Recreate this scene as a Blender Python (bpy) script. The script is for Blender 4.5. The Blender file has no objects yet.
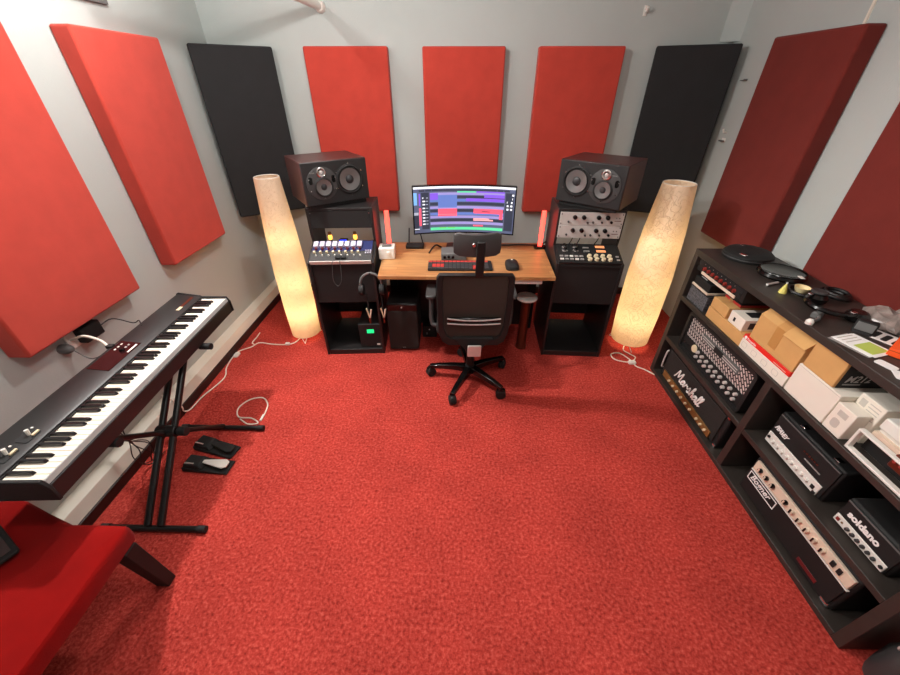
import bpy, bmesh, math, random
from mathutils import Vector, Matrix, Euler
PI = math.pi
R = math.radians
random.seed(7)
scene = bpy.context.scene
col = scene.collection

# ------------------------------------------------------------------ materials
def s2l(c):
    c = c / 255.0
    return c / 12.92 if c <= 0.04045 else ((c + 0.055) / 1.055) ** 2.4
def rgb(r, g, b):
    return (s2l(r), s2l(g), s2l(b), 1.0)

MATS = {}
def mat(name, color, rough=0.5, metal=0.0, spec=0.5, emit=None, estr=0.0, noise=None, bump=None,
        sheen=0.0, alpha=1.0, coat=0.0):
    """noise = (scale, amount) mottles the colour, bump = (scale, strength)"""
    m = bpy.data.materials.new(name); m.use_nodes = True
    nt = m.node_tree; b = nt.nodes['Principled BSDF']
    b.inputs['Base Color'].default_value = color
    b.inputs['Roughness'].default_value = rough
    b.inputs['Metallic'].default_value = metal
    b.inputs['Specular IOR Level'].default_value = spec
    b.inputs['Sheen Weight'].default_value = sheen
    b.inputs['Coat Weight'].default_value = coat
    b.inputs['Alpha'].default_value = alpha
    if emit:
        b.inputs['Emission Color'].default_value = emit
        b.inputs['Emission Strength'].default_value = estr
    tc = nt.nodes.new('ShaderNodeTexCoord')
    if noise:
        n = nt.nodes.new('ShaderNodeTexNoise'); n.inputs['Scale'].default_value = noise[0]
        n.inputs['Detail'].default_value = 4
        nt.links.new(tc.outputs['Object'], n.inputs['Vector'])
        r = nt.nodes.new('ShaderNodeValToRGB')
        k = noise[1]
        r.color_ramp.elements[0].position = .3; r.color_ramp.elements[1].position = .7
        r.color_ramp.elements[0].color = tuple(max(0, c * (1 - k)) for c in color[:3]) + (1,)
        r.color_ramp.elements[1].color = tuple(min(1, c * (1 + k)) for c in color[:3]) + (1,)
        nt.links.new(n.outputs['Fac'], r.inputs['Fac']); nt.links.new(r.outputs['Color'], b.inputs['Base Color'])
    if bump:
        n2 = nt.nodes.new('ShaderNodeTexNoise'); n2.inputs['Scale'].default_value = bump[0]
        n2.inputs['Detail'].default_value = 3
        nt.links.new(tc.outputs['Object'], n2.inputs['Vector'])
        bp = nt.nodes.new('ShaderNodeBump'); bp.inputs['Strength'].default_value = bump[1]
        bp.inputs['Distance'].default_value = 0.004
        nt.links.new(n2.outputs['Fac'], bp.inputs['Height']); nt.links.new(bp.outputs['Normal'], b.inputs['Normal'])
    MATS[name] = m
    return m

WALL = mat('wall_paint', rgb(184, 191, 188), .85, noise=(3, .02), bump=(120, .25))
CEIL = mat('ceiling_paint', rgb(214, 212, 206), .9)
PLINTH = mat('plinth_paint', rgb(228, 220, 205), .6, noise=(4, .04))
DARKWOOD = mat('dark_stained_wood', rgb(46, 26, 22), .45, noise=(10, .25))
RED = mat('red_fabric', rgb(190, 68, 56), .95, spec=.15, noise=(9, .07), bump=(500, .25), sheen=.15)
RED_SHADED = mat('shade_toned_red_fabric', rgb(112, 42, 36), .95, spec=.15, noise=(9, .07), bump=(500, .25), sheen=.1)  # same red fabric, the right wall's shade put into its colour
CHAR = mat('charcoal_fabric', rgb(46, 46, 47), .95, spec=.15, noise=(9, .05), bump=(500, .2))
VELVET = mat('red_velvet', rgb(130, 13, 11), .95, spec=.05, noise=(7, .12), bump=(300, .25), sheen=.05)
BLACK = mat('black_laminate', rgb(30, 28, 28), .45)
BLACKM = mat('black_matte', rgb(18, 17, 17), .7)
BLACKG = mat('black_gloss', rgb(14, 13, 13), .18)
TOLEX = mat('black_tolex', rgb(24, 23, 23), .6, bump=(400, .5))
SHELFB = mat('black_brown_board', rgb(52, 46, 42), .45, noise=(14, .12))
GRILLE = mat('grille_cloth', rgb(38, 33, 30), .9, bump=(700, .5))
DKGREY = mat('dark_grey_plastic', rgb(58, 57, 57), .5)
GREY = mat('grey_plastic', rgb(98, 98, 97), .5)
SILVER = mat('brushed_silver', rgb(212, 208, 204), .35, metal=.25, noise=(40, .03))
CHROME = mat('chrome', rgb(225, 225, 225), .15, metal=1)
STEEL = mat('blackened_steel', rgb(20, 19, 19), .35, spec=.5)
WHITE = mat('white_plastic', rgb(232, 228, 220), .4)
IVORY = mat('ivory_panel', rgb(226, 206, 184), .5)
KEYW = mat('white_key', rgb(240, 232, 216), .25)
KEYB = mat('black_key', rgb(24, 22, 24), .3)
KEYF = mat('key_front_grey', rgb(168, 168, 166), .4)
CARD = mat('cardboard', rgb(206, 158, 98), .85, noise=(12, .05))
TAPE = mat('brown_parcel_tape', rgb(190, 138, 78), .4)
WBOX = mat('white_carton', rgb(236, 228, 214), .7, noise=(8, .02))
PRINT = mat('grey_print', rgb(196, 190, 180), .7)
REDP = mat('red_print', rgb(232, 44, 34), .5)
WPRINT = mat('white_print', rgb(250, 249, 246), .5)
PALEGREY = mat('pale_grey_print', rgb(196, 190, 186), .6)
LGREY = mat('light_grey_print', rgb(150, 146, 142), .6)
GOLD = mat('gold_panel', rgb(142, 104, 58), .4, metal=.4, noise=(60, .1))
CREAM = mat('cream_knob', rgb(222, 206, 170), .45)
REDK = mat('red_knob', rgb(140, 44, 36), .4)
MAROON = mat('maroon_cap', rgb(104, 26, 28), .4)
LILAC = mat('lilac_white_cap', rgb(206, 200, 216), .4)
NAVY = mat('navy_panel', rgb(40, 46, 92), .4)
BROWNV = mat('dark_brown_veneer', rgb(70, 40, 38), .4, noise=(20, .15))
GREYBAF = mat('grey_baffle', rgb(31, 31, 32), .5)
CONE = mat('glass_fibre_cone', rgb(136, 136, 136), .32, metal=.65)
DUST = mat('dust_cap', rgb(40, 40, 42), .5)
ORANGE = mat('orange_paper', rgb(255, 92, 30), .6)
LIME = mat('lime_print', rgb(190, 208, 96), .6)
YELLOW = mat('pale_yellow', rgb(232, 222, 120), .5)
CREAMY = mat('cream_bowl', rgb(234, 216, 164), .5)
MAROOND = mat('maroon_display', rgb(42, 13, 15), .2)
COPPER = mat('copper_body', rgb(110, 52, 36), .35, metal=.6)
CRUMP = mat('crumpled_plastic', rgb(140, 128, 122), .3, noise=(25, .35))
CABLEW = mat('white_cable', rgb(236, 226, 212), .5)
CABLEB = mat('black_cable', rgb(20, 19, 19), .5)
AMBER = mat('amber_bulb_glow', rgb(255, 190, 90), .3, emit=rgb(255, 170, 60), estr=3)
BLUEL = mat('blue_led_glow', rgb(30, 40, 220), .3, emit=rgb(30, 50, 255), estr=3)
GREENL = mat('green_display_glow', rgb(20, 190, 110), .3, emit=rgb(20, 200, 120), estr=1.2)
REDL = mat('red_light_tube', rgb(255, 90, 80), .4, emit=rgb(255, 60, 48), estr=4.2)
ORSCR = mat('orange_display_glow', rgb(230, 150, 100), .3, emit=rgb(240, 150, 95), estr=.5)
BOOKRED = mat('red_case', rgb(196, 50, 42), .5)
SPECK = mat('speckled_print_carton', rgb(84, 86, 90), .5, noise=(90, .85))
DIAMOND_BASE = None

def nodes_of(m): return m.node_tree.nodes, m.node_tree.links

# carpet: short red pile with darker and lighter flecks
def make_carpet():
    m = bpy.data.materials.new('red_carpet'); m.use_nodes = True
    N, L = nodes_of(m); b = N['Principled BSDF']
    b.inputs['Roughness'].default_value = .95; b.inputs['Specular IOR Level'].default_value = .1
    tc = N.new('ShaderNodeTexCoord')
    n1 = N.new('ShaderNodeTexNoise'); n1.inputs['Scale'].default_value = 75; n1.inputs['Detail'].default_value = 3; n1.inputs['Roughness'].default_value = .7
    n2 = N.new('ShaderNodeTexNoise'); n2.inputs['Scale'].default_value = 3.5; n2.inputs['Detail'].default_value = 4
    L.new(tc.outputs['Object'], n1.inputs['Vector']); L.new(tc.outputs['Object'], n2.inputs['Vector'])
    r1 = N.new('ShaderNodeValToRGB')
    e = r1.color_ramp.elements
    e[0].position = .3; e[0].color = rgb(130, 38, 32)
    e[1].position = .72; e[1].color = rgb(208, 92, 80)
    e2 = e.new(.5); e2.color = rgb(178, 60, 51)
    L.new(n1.outputs['Fac'], r1.inputs['Fac'])
    r2 = N.new('ShaderNodeValToRGB'); r2.color_ramp.elements[0].position = .35; r2.color_ramp.elements[1].position = .65
    r2.color_ramp.elements[0].color = (.86, .86, .86, 1); r2.color_ramp.elements[1].color = (1.06, 1.06, 1.06, 1)
    L.new(n2.outputs['Fac'], r2.inputs['Fac'])
    mx = N.new('ShaderNodeMix'); mx.data_type = 'RGBA'; mx.blend_type = 'MULTIPLY'; mx.inputs['Factor'].default_value = 1
    L.new(r1.outputs['Color'], mx.inputs[6]); L.new(r2.outputs['Color'], mx.inputs[7])
    L.new(mx.outputs[2], b.inputs['Base Color'])
    bp = N.new('ShaderNodeBump'); bp.inputs['Strength'].default_value = .6; bp.inputs['Distance'].default_value = .006
    L.new(n1.outputs['Fac'], bp.inputs['Height']); L.new(bp.outputs['Normal'], b.inputs['Normal'])
    return m
CARPET = make_carpet()

# oak butcher-block: strips running along x
def make_oak():
    m = bpy.data.materials.new('oak_block'); m.use_nodes = True
    N, L = nodes_of(m); b = N['Principled BSDF']; b.inputs['Roughness'].default_value = .38
    tc = N.new('ShaderNodeTexCoord'); mp = N.new('ShaderNodeMapping')
    L.new(tc.outputs['Object'], mp.inputs['Vector'])
    br = N.new('ShaderNodeTexBrick'); br.inputs['Scale'].default_value = 1
    br.inputs['Brick Width'].default_value = .42; br.inputs['Row Height'].default_value = .045
    br.inputs['Mortar Size'].default_value = .0007
    br.inputs['Color1'].default_value = rgb(194, 142, 90); br.inputs['Color2'].default_value = rgb(174, 118, 71)
    br.inputs['Mortar'].default_value = rgb(140, 88, 46)
    L.new(mp.outputs['Vector'], br.inputs['Vector'])
    n = N.new('ShaderNodeTexNoise'); n.inputs['Scale'].default_value = 1; n.inputs['Detail'].default_value = 5
    mp2 = N.new('ShaderNodeMapping'); mp2.inputs['Scale'].default_value = (6, 70, 20)
    L.new(tc.outputs['Object'], mp2.inputs['Vector']); L.new(mp2.outputs['Vector'], n.inputs['Vector'])
    r = N.new('ShaderNodeValToRGB'); r.color_ramp.elements[0].position = .35; r.color_ramp.elements[1].position = .65
    r.color_ramp.elements[0].color = (.78, .76, .74, 1); r.color_ramp.elements[1].color = (1.08, 1.08, 1.08, 1)
    L.new(n.outputs['Fac'], r.inputs['Fac'])
    mx = N.new('ShaderNodeMix'); mx.data_type = 'RGBA'; mx.blend_type = 'MULTIPLY'; mx.inputs['Factor'].default_value = 1
    L.new(br.outputs['Color'], mx.inputs[6]); L.new(r.outputs['Color'], mx.inputs[7])
    L.new(mx.outputs[2], b.inputs['Base Color'])
    return m
OAK = make_oak()

# crumpled rice paper that lets lamp light through
def make_paper():
    m = bpy.data.materials.new('rice_paper'); m.use_nodes = True
    N, L = nodes_of(m); N.remove(N['Principled BSDF'])
    out = [n for n in N if n.type == 'OUTPUT_MATERIAL'][0]
    d = N.new('ShaderNodeBsdfDiffuse'); t = N.new('ShaderNodeBsdfTranslucent'); ms = N.new('ShaderNodeMixShader')
    d.inputs['Color'].default_value = rgb(244, 228, 206); t.inputs['Color'].default_value = rgb(250, 226, 184)
    ms.inputs['Fac'].default_value = .42
    tc = N.new('ShaderNodeTexCoord')
    v = N.new('ShaderNodeTexVoronoi'); v.feature = 'DISTANCE_TO_EDGE'; v.inputs['Scale'].default_value = 17
    n = N.new('ShaderNodeTexNoise'); n.inputs['Scale'].default_value = 9; n.inputs['Detail'].default_value = 3
    ad = N.new('ShaderNodeMix'); ad.data_type = 'VECTOR'; ad.inputs['Factor'].default_value = .35
    L.new(tc.outputs['Object'], ad.inputs[4]); L.new(n.outputs['Color'], ad.inputs[5])
    L.new(tc.outputs['Object'], n.inputs['Vector']); L.new(ad.outputs[1], v.inputs['Vector'])
    r = N.new('ShaderNodeValToRGB'); r.color_ramp.elements[0].position = 0; r.color_ramp.elements[1].position = .05
    r.color_ramp.elements[0].color = (0, 0, 0, 1)
    L.new(v.outputs['Distance'], r.inputs['Fac'])
    bp = N.new('ShaderNodeBump'); bp.inputs['Strength'].default_value = .7; bp.inputs['Distance'].default_value = .006
    L.new(r.outputs['Color'], bp.inputs['Height'])
    cr = N.new('ShaderNodeValToRGB')
    cr.color_ramp.elements[0].color = rgb(246, 221, 180); cr.color_ramp.elements[1].color = rgb(250, 226, 184)
    L.new(r.outputs['Color'], cr.inputs['Fac']); L.new(cr.outputs['Color'], t.inputs['Color'])
    for s in (d, t): L.new(bp.outputs['Normal'], s.inputs['Normal'])
    L.new(d.outputs[0], ms.inputs[1]); L.new(t.outputs[0], ms.inputs[2]); L.new(ms.outputs[0], out.inputs['Surface'])
    return m
PAPER = make_paper()

# chequer plate: bright lozenges in alternating directions on dark steel
def make_diamond():
    m = bpy.data.materials.new('diamond_plate'); m.use_nodes = True
    N, L = nodes_of(m); b = N['Principled BSDF']; b.inputs['Metallic'].default_value = .15; b.inputs['Roughness'].default_value = .35
    tc = N.new('ShaderNodeTexCoord'); mp = N.new('ShaderNodeMapping'); mp.inputs['Rotation'].default_value = (R(90), 0, R(45))
    mp.vector_type = 'POINT'
    sx = N.new('ShaderNodeSeparateXYZ'); L.new(tc.outputs['Object'], sx.inputs[0])
    cx = N.new('ShaderNodeCombineXYZ')
    L.new(sx.outputs['X'], cx.inputs['X']); L.new(sx.outputs['Z'], cx.inputs['Y'])
    mp.inputs['Rotation'].default_value = (0, 0, R(45)); mp.inputs['Scale'].default_value = (1, 1, 1)
    L.new(cx.outputs[0], mp.inputs['Vector'])
    ck = N.new('ShaderNodeTexBrick'); ck.inputs['Scale'].default_value = 1
    ck.inputs['Brick Width'].default_value = .036; ck.inputs['Row Height'].default_value = .018; ck.inputs['Mortar Size'].default_value = .0042
    ck.inputs['Color1'].default_value = rgb(236, 228, 222); ck.inputs['Color2'].default_value = rgb(206, 194, 188)
    ck.inputs['Mortar'].default_value = rgb(38, 30, 29)
    L.new(mp.outputs['Vector'], ck.inputs['Vector']); L.new(ck.outputs['Color'], b.inputs['Base Color'])
    return m
DIAMOND = make_diamond()

# ------------------------------------------------------------------ mesh helpers
class MB:
    def __init__(s, M=None):
        s.bm = bmesh.new(); s.M = M or Matrix()
    def _v(s, p): return s.bm.verts.new(s.M @ Vector(p))
    def box(s, x0, x1, y0, y1, z0, z1, M=None):
        M = s.M @ (M or Matrix())
        v = [s.bm.verts.new(M @ Vector((x, y, z))) for z in (z0, z1) for y in (y0, y1) for x in (x0, x1)]
        for f in ((0, 2, 3, 1), (4, 5, 7, 6), (0, 1, 5, 4), (2, 6, 7, 3), (0, 4, 6, 2), (1, 3, 7, 5)):
            s.bm.faces.new([v[i] for i in f])
        return s
    def prism(s, poly, a0, a1, axis='x'):
        """poly in the two other axes (y,z) / (x,z) / (x,y), extruded along axis"""
        def P(u, w, a): return {'x': (a, u, w), 'y': (u, a, w), 'z': (u, w, a)}[axis]
        A = [s._v(P(u, w, a0)) for u, w in poly]; B = [s._v(P(u, w, a1)) for u, w in poly]
        n = len(poly)
        s.bm.faces.new(A[::-1]); s.bm.faces.new(B)
        for i in range(n): s.bm.faces.new((A[i], A[(i + 1) % n], B[(i + 1) % n], B[i]))
        return s
    def ring(s, outer, inner, a0, a1, axis='z'):
        def P(u, w, a): return {'x': (a, u, w), 'y': (u, a, w), 'z': (u, w, a)}[axis]
        n = len(outer)
        L = [[s._v(P(u, w, a)) for u, w in pl] for a in (a0, a1) for pl in (outer, inner)]
        o0, i0, o1, i1 = L
        for i in range(n):
            j = (i + 1) % n
            s.bm.faces.new((o0[i], o0[j], o1[j], o1[i])); s.bm.faces.new((i0[j], i0[i], i1[i], i1[j]))
            s.bm.faces.new((o1[i], o1[j], i1[j], i1[i])); s.bm.faces.new((o0[j], o0[i], i0[i], i0[j]))
        return s
    def lathe(s, prof, seg=24, c=(0, 0, 0), axis='z', open_=False):
        """prof = [(r, h)...]"""
        rows = []
        for r, h in prof:
            if r < 1e-6:
                p = {'z': (c[0], c[1], c[2] + h), 'y': (c[0], c[1] + h, c[2]), 'x': (c[0] + h, c[1], c[2])}[axis]
                rows.append([s._v(p)])
            else:
                row = []
                for k in range(seg):
                    a = 2 * PI * k / seg; u, w = r * math.cos(a), r * math.sin(a)
                    p = {'z': (c[0] + u, c[1] + w, c[2] + h), 'y': (c[0] + u, c[1] + h, c[2] - w), 'x': (c[0] + h, c[1] + u, c[2] + w)}[axis]
                    row.append(s._v(p))
                rows.append(row)
        for A, B in zip(rows, rows[1:]):
            for k in range(seg):
                j = (k + 1) % seg
                if len(A) == 1 and len(B) == 1: continue
                if len(A) == 1: s.bm.faces.new((A[0], B[j], B[k])) if False else s.bm.faces.new((A[0], B[k], B[j]))
                elif len(B) == 1: s.bm.faces.new((A[k], A[j], B[0]))
                else: s.bm.faces.new((A[k], A[j], B[j], B[k]))
        if not open_:
            if len(rows[0]) > 1: s.bm.faces.new(rows[0][::-1])
            if len(rows[-1]) > 1: s.bm.faces.new(rows[-1])
        return s
    def cyl(s, p0, p1, r0, r1=None, seg=16):
        return s.tube([p0, p1], r0, seg, r1)
    def tube(s, pts, r, seg=8, r1=None, closed=False):
        pts = [Vector(p) for p in pts]; n = len(pts); rows = []
        up = None
        for i, p in enumerate(pts):
            if closed: t = pts[(i + 1) % n] - pts[i - 1]
            else: t = pts[min(i + 1, n - 1)] - pts[max(i - 1, 0)]
            t.normalize()
            if up is None:
                up = Vector((0, 0, 1)) if abs(t.z) < .9 else Vector((1, 0, 0))
            a = t.cross(up); a.normalize(); b = a.cross(t); b.normalize(); up = b
            rr = r if r1 is None else r + (r1 - r) * i / (n - 1)
            rows.append([s._v(p + (a * math.cos(2 * PI * k / seg) + b * math.sin(2 * PI * k / seg)) * rr) for k in range(seg)])
        pr = list(zip(rows, rows[1:])) + ([(rows[-1], rows[0])] if closed else [])
        for A, B in pr:
            for k in range(seg):
                j = (k + 1) % seg; s.bm.faces.new((A[k], A[j], B[j], B[k]))
        if not closed:
            s.bm.faces.new(rows[0][::-1]); s.bm.faces.new(rows[-1])
        return s
    def loft(s, rings, cap=True):
        rows = [[s._v(p) for p in r] for r in rings]; n = len(rows[0])
        for A, B in zip(rows, rows[1:]):
            for k in range(n):
                j = (k + 1) % n; s.bm.faces.new((A[k], A[j], B[j], B[k]))
        if cap: s.bm.faces.new(rows[0][::-1]); s.bm.faces.new(rows[-1])
        return s
    def quad(s, pts):
        s.bm.faces.new([s._v(p) for p in pts]); return s

def rrect(x0, x1, y0, y1, r, n=5):
    out = []
    for cx, cy, a0 in ((x1 - r, y0 + r, -90), (x1 - r, y1 - r, 0), (x0 + r, y1 - r, 90), (x0 + r, y0 + r, 180)):
        for k in range(n):
            a = R(a0 + 90 * k / (n - 1)); out.append((cx + r * math.cos(a), cy + r * math.sin(a)))
    return out

def smooth_path(pts, n=8):
    """Catmull-Rom through the points"""
    P = [Vector(p) for p in pts]; P = [P[0] * 2 - P[1]] + P + [P[-1] * 2 - P[-2]]
    out = []
    for i in range(1, len(P) - 2):
        for k in range(n):
            t = k / n
            a, b, c, d = P[i - 1], P[i], P[i + 1], P[i + 2]
            out.append(.5 * ((2 * b) + (c - a) * t + (2 * a - 5 * b + 4 * c - d) * t * t + (3 * b - a - 3 * c + d) * t ** 3))
    out.append(P[-2]); return out

def link(name, bm, m, parent=None, bevel=0.0, smooth=True, seg=2, loc=None, rot=None):
    bmesh.ops.recalc_face_normals(bm, faces=bm.faces)
    for f in bm.faces: f.smooth = smooth
    if smooth:
        for e in bm.edges:
            if len(e.link_faces) == 2 and e.calc_face_angle(0) > R(38): e.smooth = False
    me = bpy.data.meshes.new(name); bm.to_mesh(me); bm.free()
    for mm in (m if isinstance(m, (list, tuple)) else [m]): me.materials.append(mm)
    o = bpy.data.objects.new(name, me); col.objects.link(o)
    if parent is not None: o.parent = parent
    if loc: o.location = loc
    if rot: o.rotation_euler = rot
    if bevel:
        bv = o.modifiers.new('edge', 'BEVEL'); bv.width = bevel; bv.segments = seg; bv.limit_method = 'ANGLE'; bv.angle_limit = R(40)
        bv.harden_normals = False
    return o

def tag(o, label, cat, group=None, kind=None):
    if label: o['label'] = label
    if cat: o['category'] = cat
    if group: o['group'] = group
    if kind: o['kind'] = kind
    return o
def thing(name, label, cat, loc=(0, 0, 0), rz=0.0, group=None, rot=None):
    o = bpy.data.objects.new(name, None); col.objects.link(o)
    o.empty_display_size = .05
    o.location = loc; o.rotation_euler = rot if rot else (0, 0, rz)
    return tag(o, label, cat, group)
def part(name, mb, m, parent, bevel=0.0, label=None, **k):
    o = link(name, mb.bm, m, parent, bevel, **k)
    if label: o['label'] = label
    return o
def single(name, mb, m, label, cat, group=None, bevel=0.0, loc=(0, 0, 0), rz=0.0, rot=None, **k):
    o = link(name, mb.bm, m, None, bevel, **k)
    o.location = loc; o.rotation_euler = rot if rot else (0, 0, rz)
    return tag(o, label, cat, group)
def structure(name, mb, m, bevel=0.0):
    o = link(name, mb.bm, m, None, bevel); o['kind'] = 'structure'; return o

def copy_tree(o, parent=None):
    c = o.copy(); col.objects.link(c)
    if parent is not None: c.parent = parent
    for ch in o.children: copy_tree(ch, c)
    return c

def lettering(text, size, m, parent, loc, rot=(R(90), 0, 0), shear=0.0, bold=0.0, depth=.0006, name='lettering', sx=1.0, align='LEFT', space=1.0):
    cu = bpy.data.curves.new('t', 'FONT'); cu.body = text; cu.size = size; cu.shear = shear
    cu.offset = bold; cu.extrude = depth; cu.align_x = align; cu.align_y = 'BOTTOM_BASELINE'; cu.space_character = space
    cu.resolution_u = 3
    t = bpy.data.objects.new('t', cu); col.objects.link(t)
    bpy.context.view_layer.update()
    me = bpy.data.meshes.new_from_object(t.evaluated_get(bpy.context.evaluated_depsgraph_get()))
    bpy.data.objects.remove(t); bpy.data.curves.remove(cu)
    me.name = name; me.materials.clear(); me.materials.append(m)
    o = bpy.data.objects.new(name, me); col.objects.link(o); o.parent = parent
    o.location = loc; o.rotation_euler = rot; o.scale = (sx, 1, 1)
    return o

def knob(parent, x, z, y=0.0, r=.01, h=.015, m=None, name='knob', seg=14, pointer=None):
    """knob on a front facing -y, with its own origin"""
    mb = MB(); mb.lathe([(r, 0), (r * .92, -h * .85), (r * .8, -h), (0, -h)], seg, axis='y')
    return part(name, mb, m or BLACKG, parent, loc=(x, y, z))

# ------------------------------------------------------------------ the room
XL, XR, YB, YF, ZC = -1.9, 2.0, 3.5, -1.6, 2.62
structure('floor', MB().box(XL, XR, YF, YB, -.1, 0), CARPET)
structure('ceiling', MB().box(XL - .1, XR + .1, YF - .1, YB + .1, ZC, ZC + .1), CEIL)
structure('wall_back', MB().box(XL - .1, XR + .1, YB, YB + .1, -.1, ZC), WALL)
structure('wall_left', MB().box(XL - .1, XL, YF, YB, -.1, ZC), WALL)
structure('wall_right', MB().box(XR, XR + .1, YF, YB, -.1, ZC), WALL)
structure('wall_front', MB().box(XL - .1, XR + .1, YF - .1, YF, -.1, ZC), WALL)
structure('baseboard_left', MB().box(XL, -1.79, YF, YB, 0, .062), DARKWOOD, .004)
structure('trim_1', MB().prism([(XL, .062), (-1.798, .062), (-1.822, .125), (XL, .132)], YF, YB, 'y'), PLINTH, .003)
structure('baseboard_back', MB().box(-1.79, XR, YB - .02, YB, 0, .07), DARKWOOD, .003)
structure('trim_2', MB().prism([(XR, 3.42), (XR, YB), (XR - .10, YB), (XR - .06, 3.47)], 2.06, ZC, 'z'), WALL)
structure('trim_3', MB().box(XR - .006, XR, 2.42, 2.436, 2.0, ZC), PLINTH)

# ------------------------------------------------------------------ acoustic panels
def panel(m, label, loc, w, h, d, rz, group):
    """front face at local y=0 facing -y, centred on x, hung with its back on the wall"""
    mb = MB().box(-w / 2, w / 2, 0, d, 0, h)
    return single('acoustic_panel', mb, m, label, 'acoustic panel', group, .012, loc, rz, seg=3)
GP = 'fabric acoustic panels on the walls'
panel(RED, 'red fabric acoustic panel on the back wall behind the left speaker', (-.846, 3.42, .85), .624, 1.187, .079, 0, GP)
panel(RED, 'red fabric acoustic panel on the back wall behind the monitor', (.03, 3.42, .85), .612, 1.185, .079, 0, GP)
panel(RED, 'red fabric acoustic panel on the back wall behind the right speaker', (.893, 3.42, .85), .624, 1.185, .079, 0, GP)
panel(RED, 'large red acoustic panel on the left wall next to the charcoal corner panel', (-1.8, 2.488, .845), .62, 1.19, .099, R(90), GP)
panel(RED, 'large red acoustic panel on the left wall directly above the stage piano', (-1.8, 1.535, .842), .66, 1.19, .099, R(90), GP)
panel(RED_SHADED, 'shade-darkened red acoustic panel on the right wall above the far end of the shelf unit', (1.9, 2.6, .85), .62, 1.19, .099, R(-90), GP)
panel(RED_SHADED, 'shade-darkened red acoustic panel on the right wall above the papers and orange box', (1.9, 1.63, .85), .62, 1.19, .099, R(-90), GP)
def corner_panel(A, B, label, z0, z1, t=.06):
    a, b = Vector(A), Vector(B); d = (b - a); w = d.length; rz = math.atan2(d.y, d.x)
    c = (a + b) / 2
    return panel(CHAR, label, (c.x, c.y, z0), w, z1 - z0, t, rz, GP)
corner_panel((-1.838, 3.13), (-1.385, 3.43), 'charcoal acoustic panel across the left back corner', .87, 2.035)
corner_panel((1.425, 3.43), (1.925, 3.235), 'charcoal acoustic panel across the right back corner', .87, 2.035)

# small things fixed to the walls
t = thing('wall_pipe', 'thin white pipe stub sticking out high on the back wall', 'pipe', (-1.0, 3.499, 2.262))
d = Vector((-.14, -1, .02))
part('pipe', MB().tube([(0, -.012, 0), d * .5, d * 1.3], .025, 14), WHITE, t)
part('flange', MB().lathe([(.036, 0), (.036, -.03), (.028, -.045), (0, -.045)], 18, axis='y'), WHITE, t)
t = thing('wall_hook', 'small white hook alone high on the back wall', 'hook', (1.31, 3.499, 2.235))
part('plate', MB().box(-.012, .012, -.008, 0, -.03, .03), WHITE, t, .003)
part('peg', MB().tube([(0, -.005, .0), (0, -.035, -.005), (0, -.05, .015)], .009, 10), WHITE, t)
t = thing('wall_clip', 'small grey clip on the right wall beside the charcoal panel', 'clip', (1.999, 3.19, 1.83), R(-90))
part('plate', MB().box(-.02, .02, -.006, 0, -.006, .006), GREY, t, .002)
part('arm', MB().box(-.018, .018, -.03, -.005, -.006, 0), GREY, t, .002)
t = thing('wall_clip', 'white hook and clip low on the right wall between charcoal and red panels', 'clip', (1.999, 3.185, 1.46), R(-90))
part('plate', MB().box(-.02, .02, -.008, 0, -.012, .012), WHITE, t, .002)
part('arm', MB().box(-.02, .02, -.03, -.006, -.012, -.002), GREY, t, .002)
part('upper_peg', MB().tube([(-.005, 0, .05), (-.005, -.02, .05), (-.005, -.03, .07)], .008, 8), WHITE, t)
t = thing('wall_sign', 'small white framed sign high on the left wall above the red panels', 'sign', (-1.899, 2.36, 2.155), R(90))
part('frame', MB().ring([(-.24, 0), (.24, 0), (.24, .3), (-.24, .3)], [(-.225, .015), (.225, .015), (.225, .285), (-.225, .285)], -.018, 0, 'y'), GREY, t)
part('sheet', MB().box(-.226, .226, -.01, -.001, .014, .286), WHITE, t)

# ------------------------------------------------------------------ desk and what stands on it
DZ = .74
t = thing('desk', 'oak butcher block desk between the two black rack consoles', 'desk', (0, 0, 0))
part('desktop', MB().prism([(-.535, 2.28), (.66, 2.28), (.685, 2.93), (-.585, 2.93)], DZ - .027, DZ, 'z'), OAK, t, .003)
for sx in (-.53, .63):
    part('leg', MB().box(sx - .03, sx + .03, 2.80, 2.88, 0, DZ - .0275), BLACKM, t, .004)
part('crossbar', MB().box(-.499, .599, 2.81, 2.87, DZ - .09, DZ - .0275), BLACKM, t, .003)
part('underdesk_shade_panel', MB().box(-.499, .599, 2.835, 2.85, .02, DZ - .0905), BLACK, t)  # black sheet carried down to the floor to paint the shade under the desk
part('cable_tray', MB().box(.34, .58, 2.30, 2.40, DZ - .062, DZ - .0275), WHITE, t, .004, label='pale tray screwed under the desk edge')

# monitor with the recording programme on it
MY = 2.76
t = thing('computer_monitor', 'ultrawide curved monitor showing coloured audio tracks on the desk', 'monitor', (.043, MY, DZ + .0005))
Wm, Z0, Z1, CURV = .735, .14, .478, .055
def mpt(u, v, dy=0.0):
    x = (u - .5) * Wm; zz = Z0 + (Z1 - Z0) * v
    return (x, -CURV * (2 * u - 1) ** 2 + dy + (v - .5) * .02, zz)
def shell(u0, u1, v0, v1, dy, thick=0.0, n=12):
    rings = []
    for k in range(n + 1):
        u = u0 + (u1 - u0) * k / n
        rings.append([mpt(u, v0, dy), mpt(u, v1, dy), mpt(u, v1, dy + thick), mpt(u, v0, dy + thick)])
    return MB().loft(rings)
part('housing', shell(0, 1, 0, 1, 0, .03, 16), BLACKG, t)
def screen_mat(name, c, e=.75):
    return mat(name, rgb(*c), .3, emit=rgb(*c), estr=e)
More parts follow.
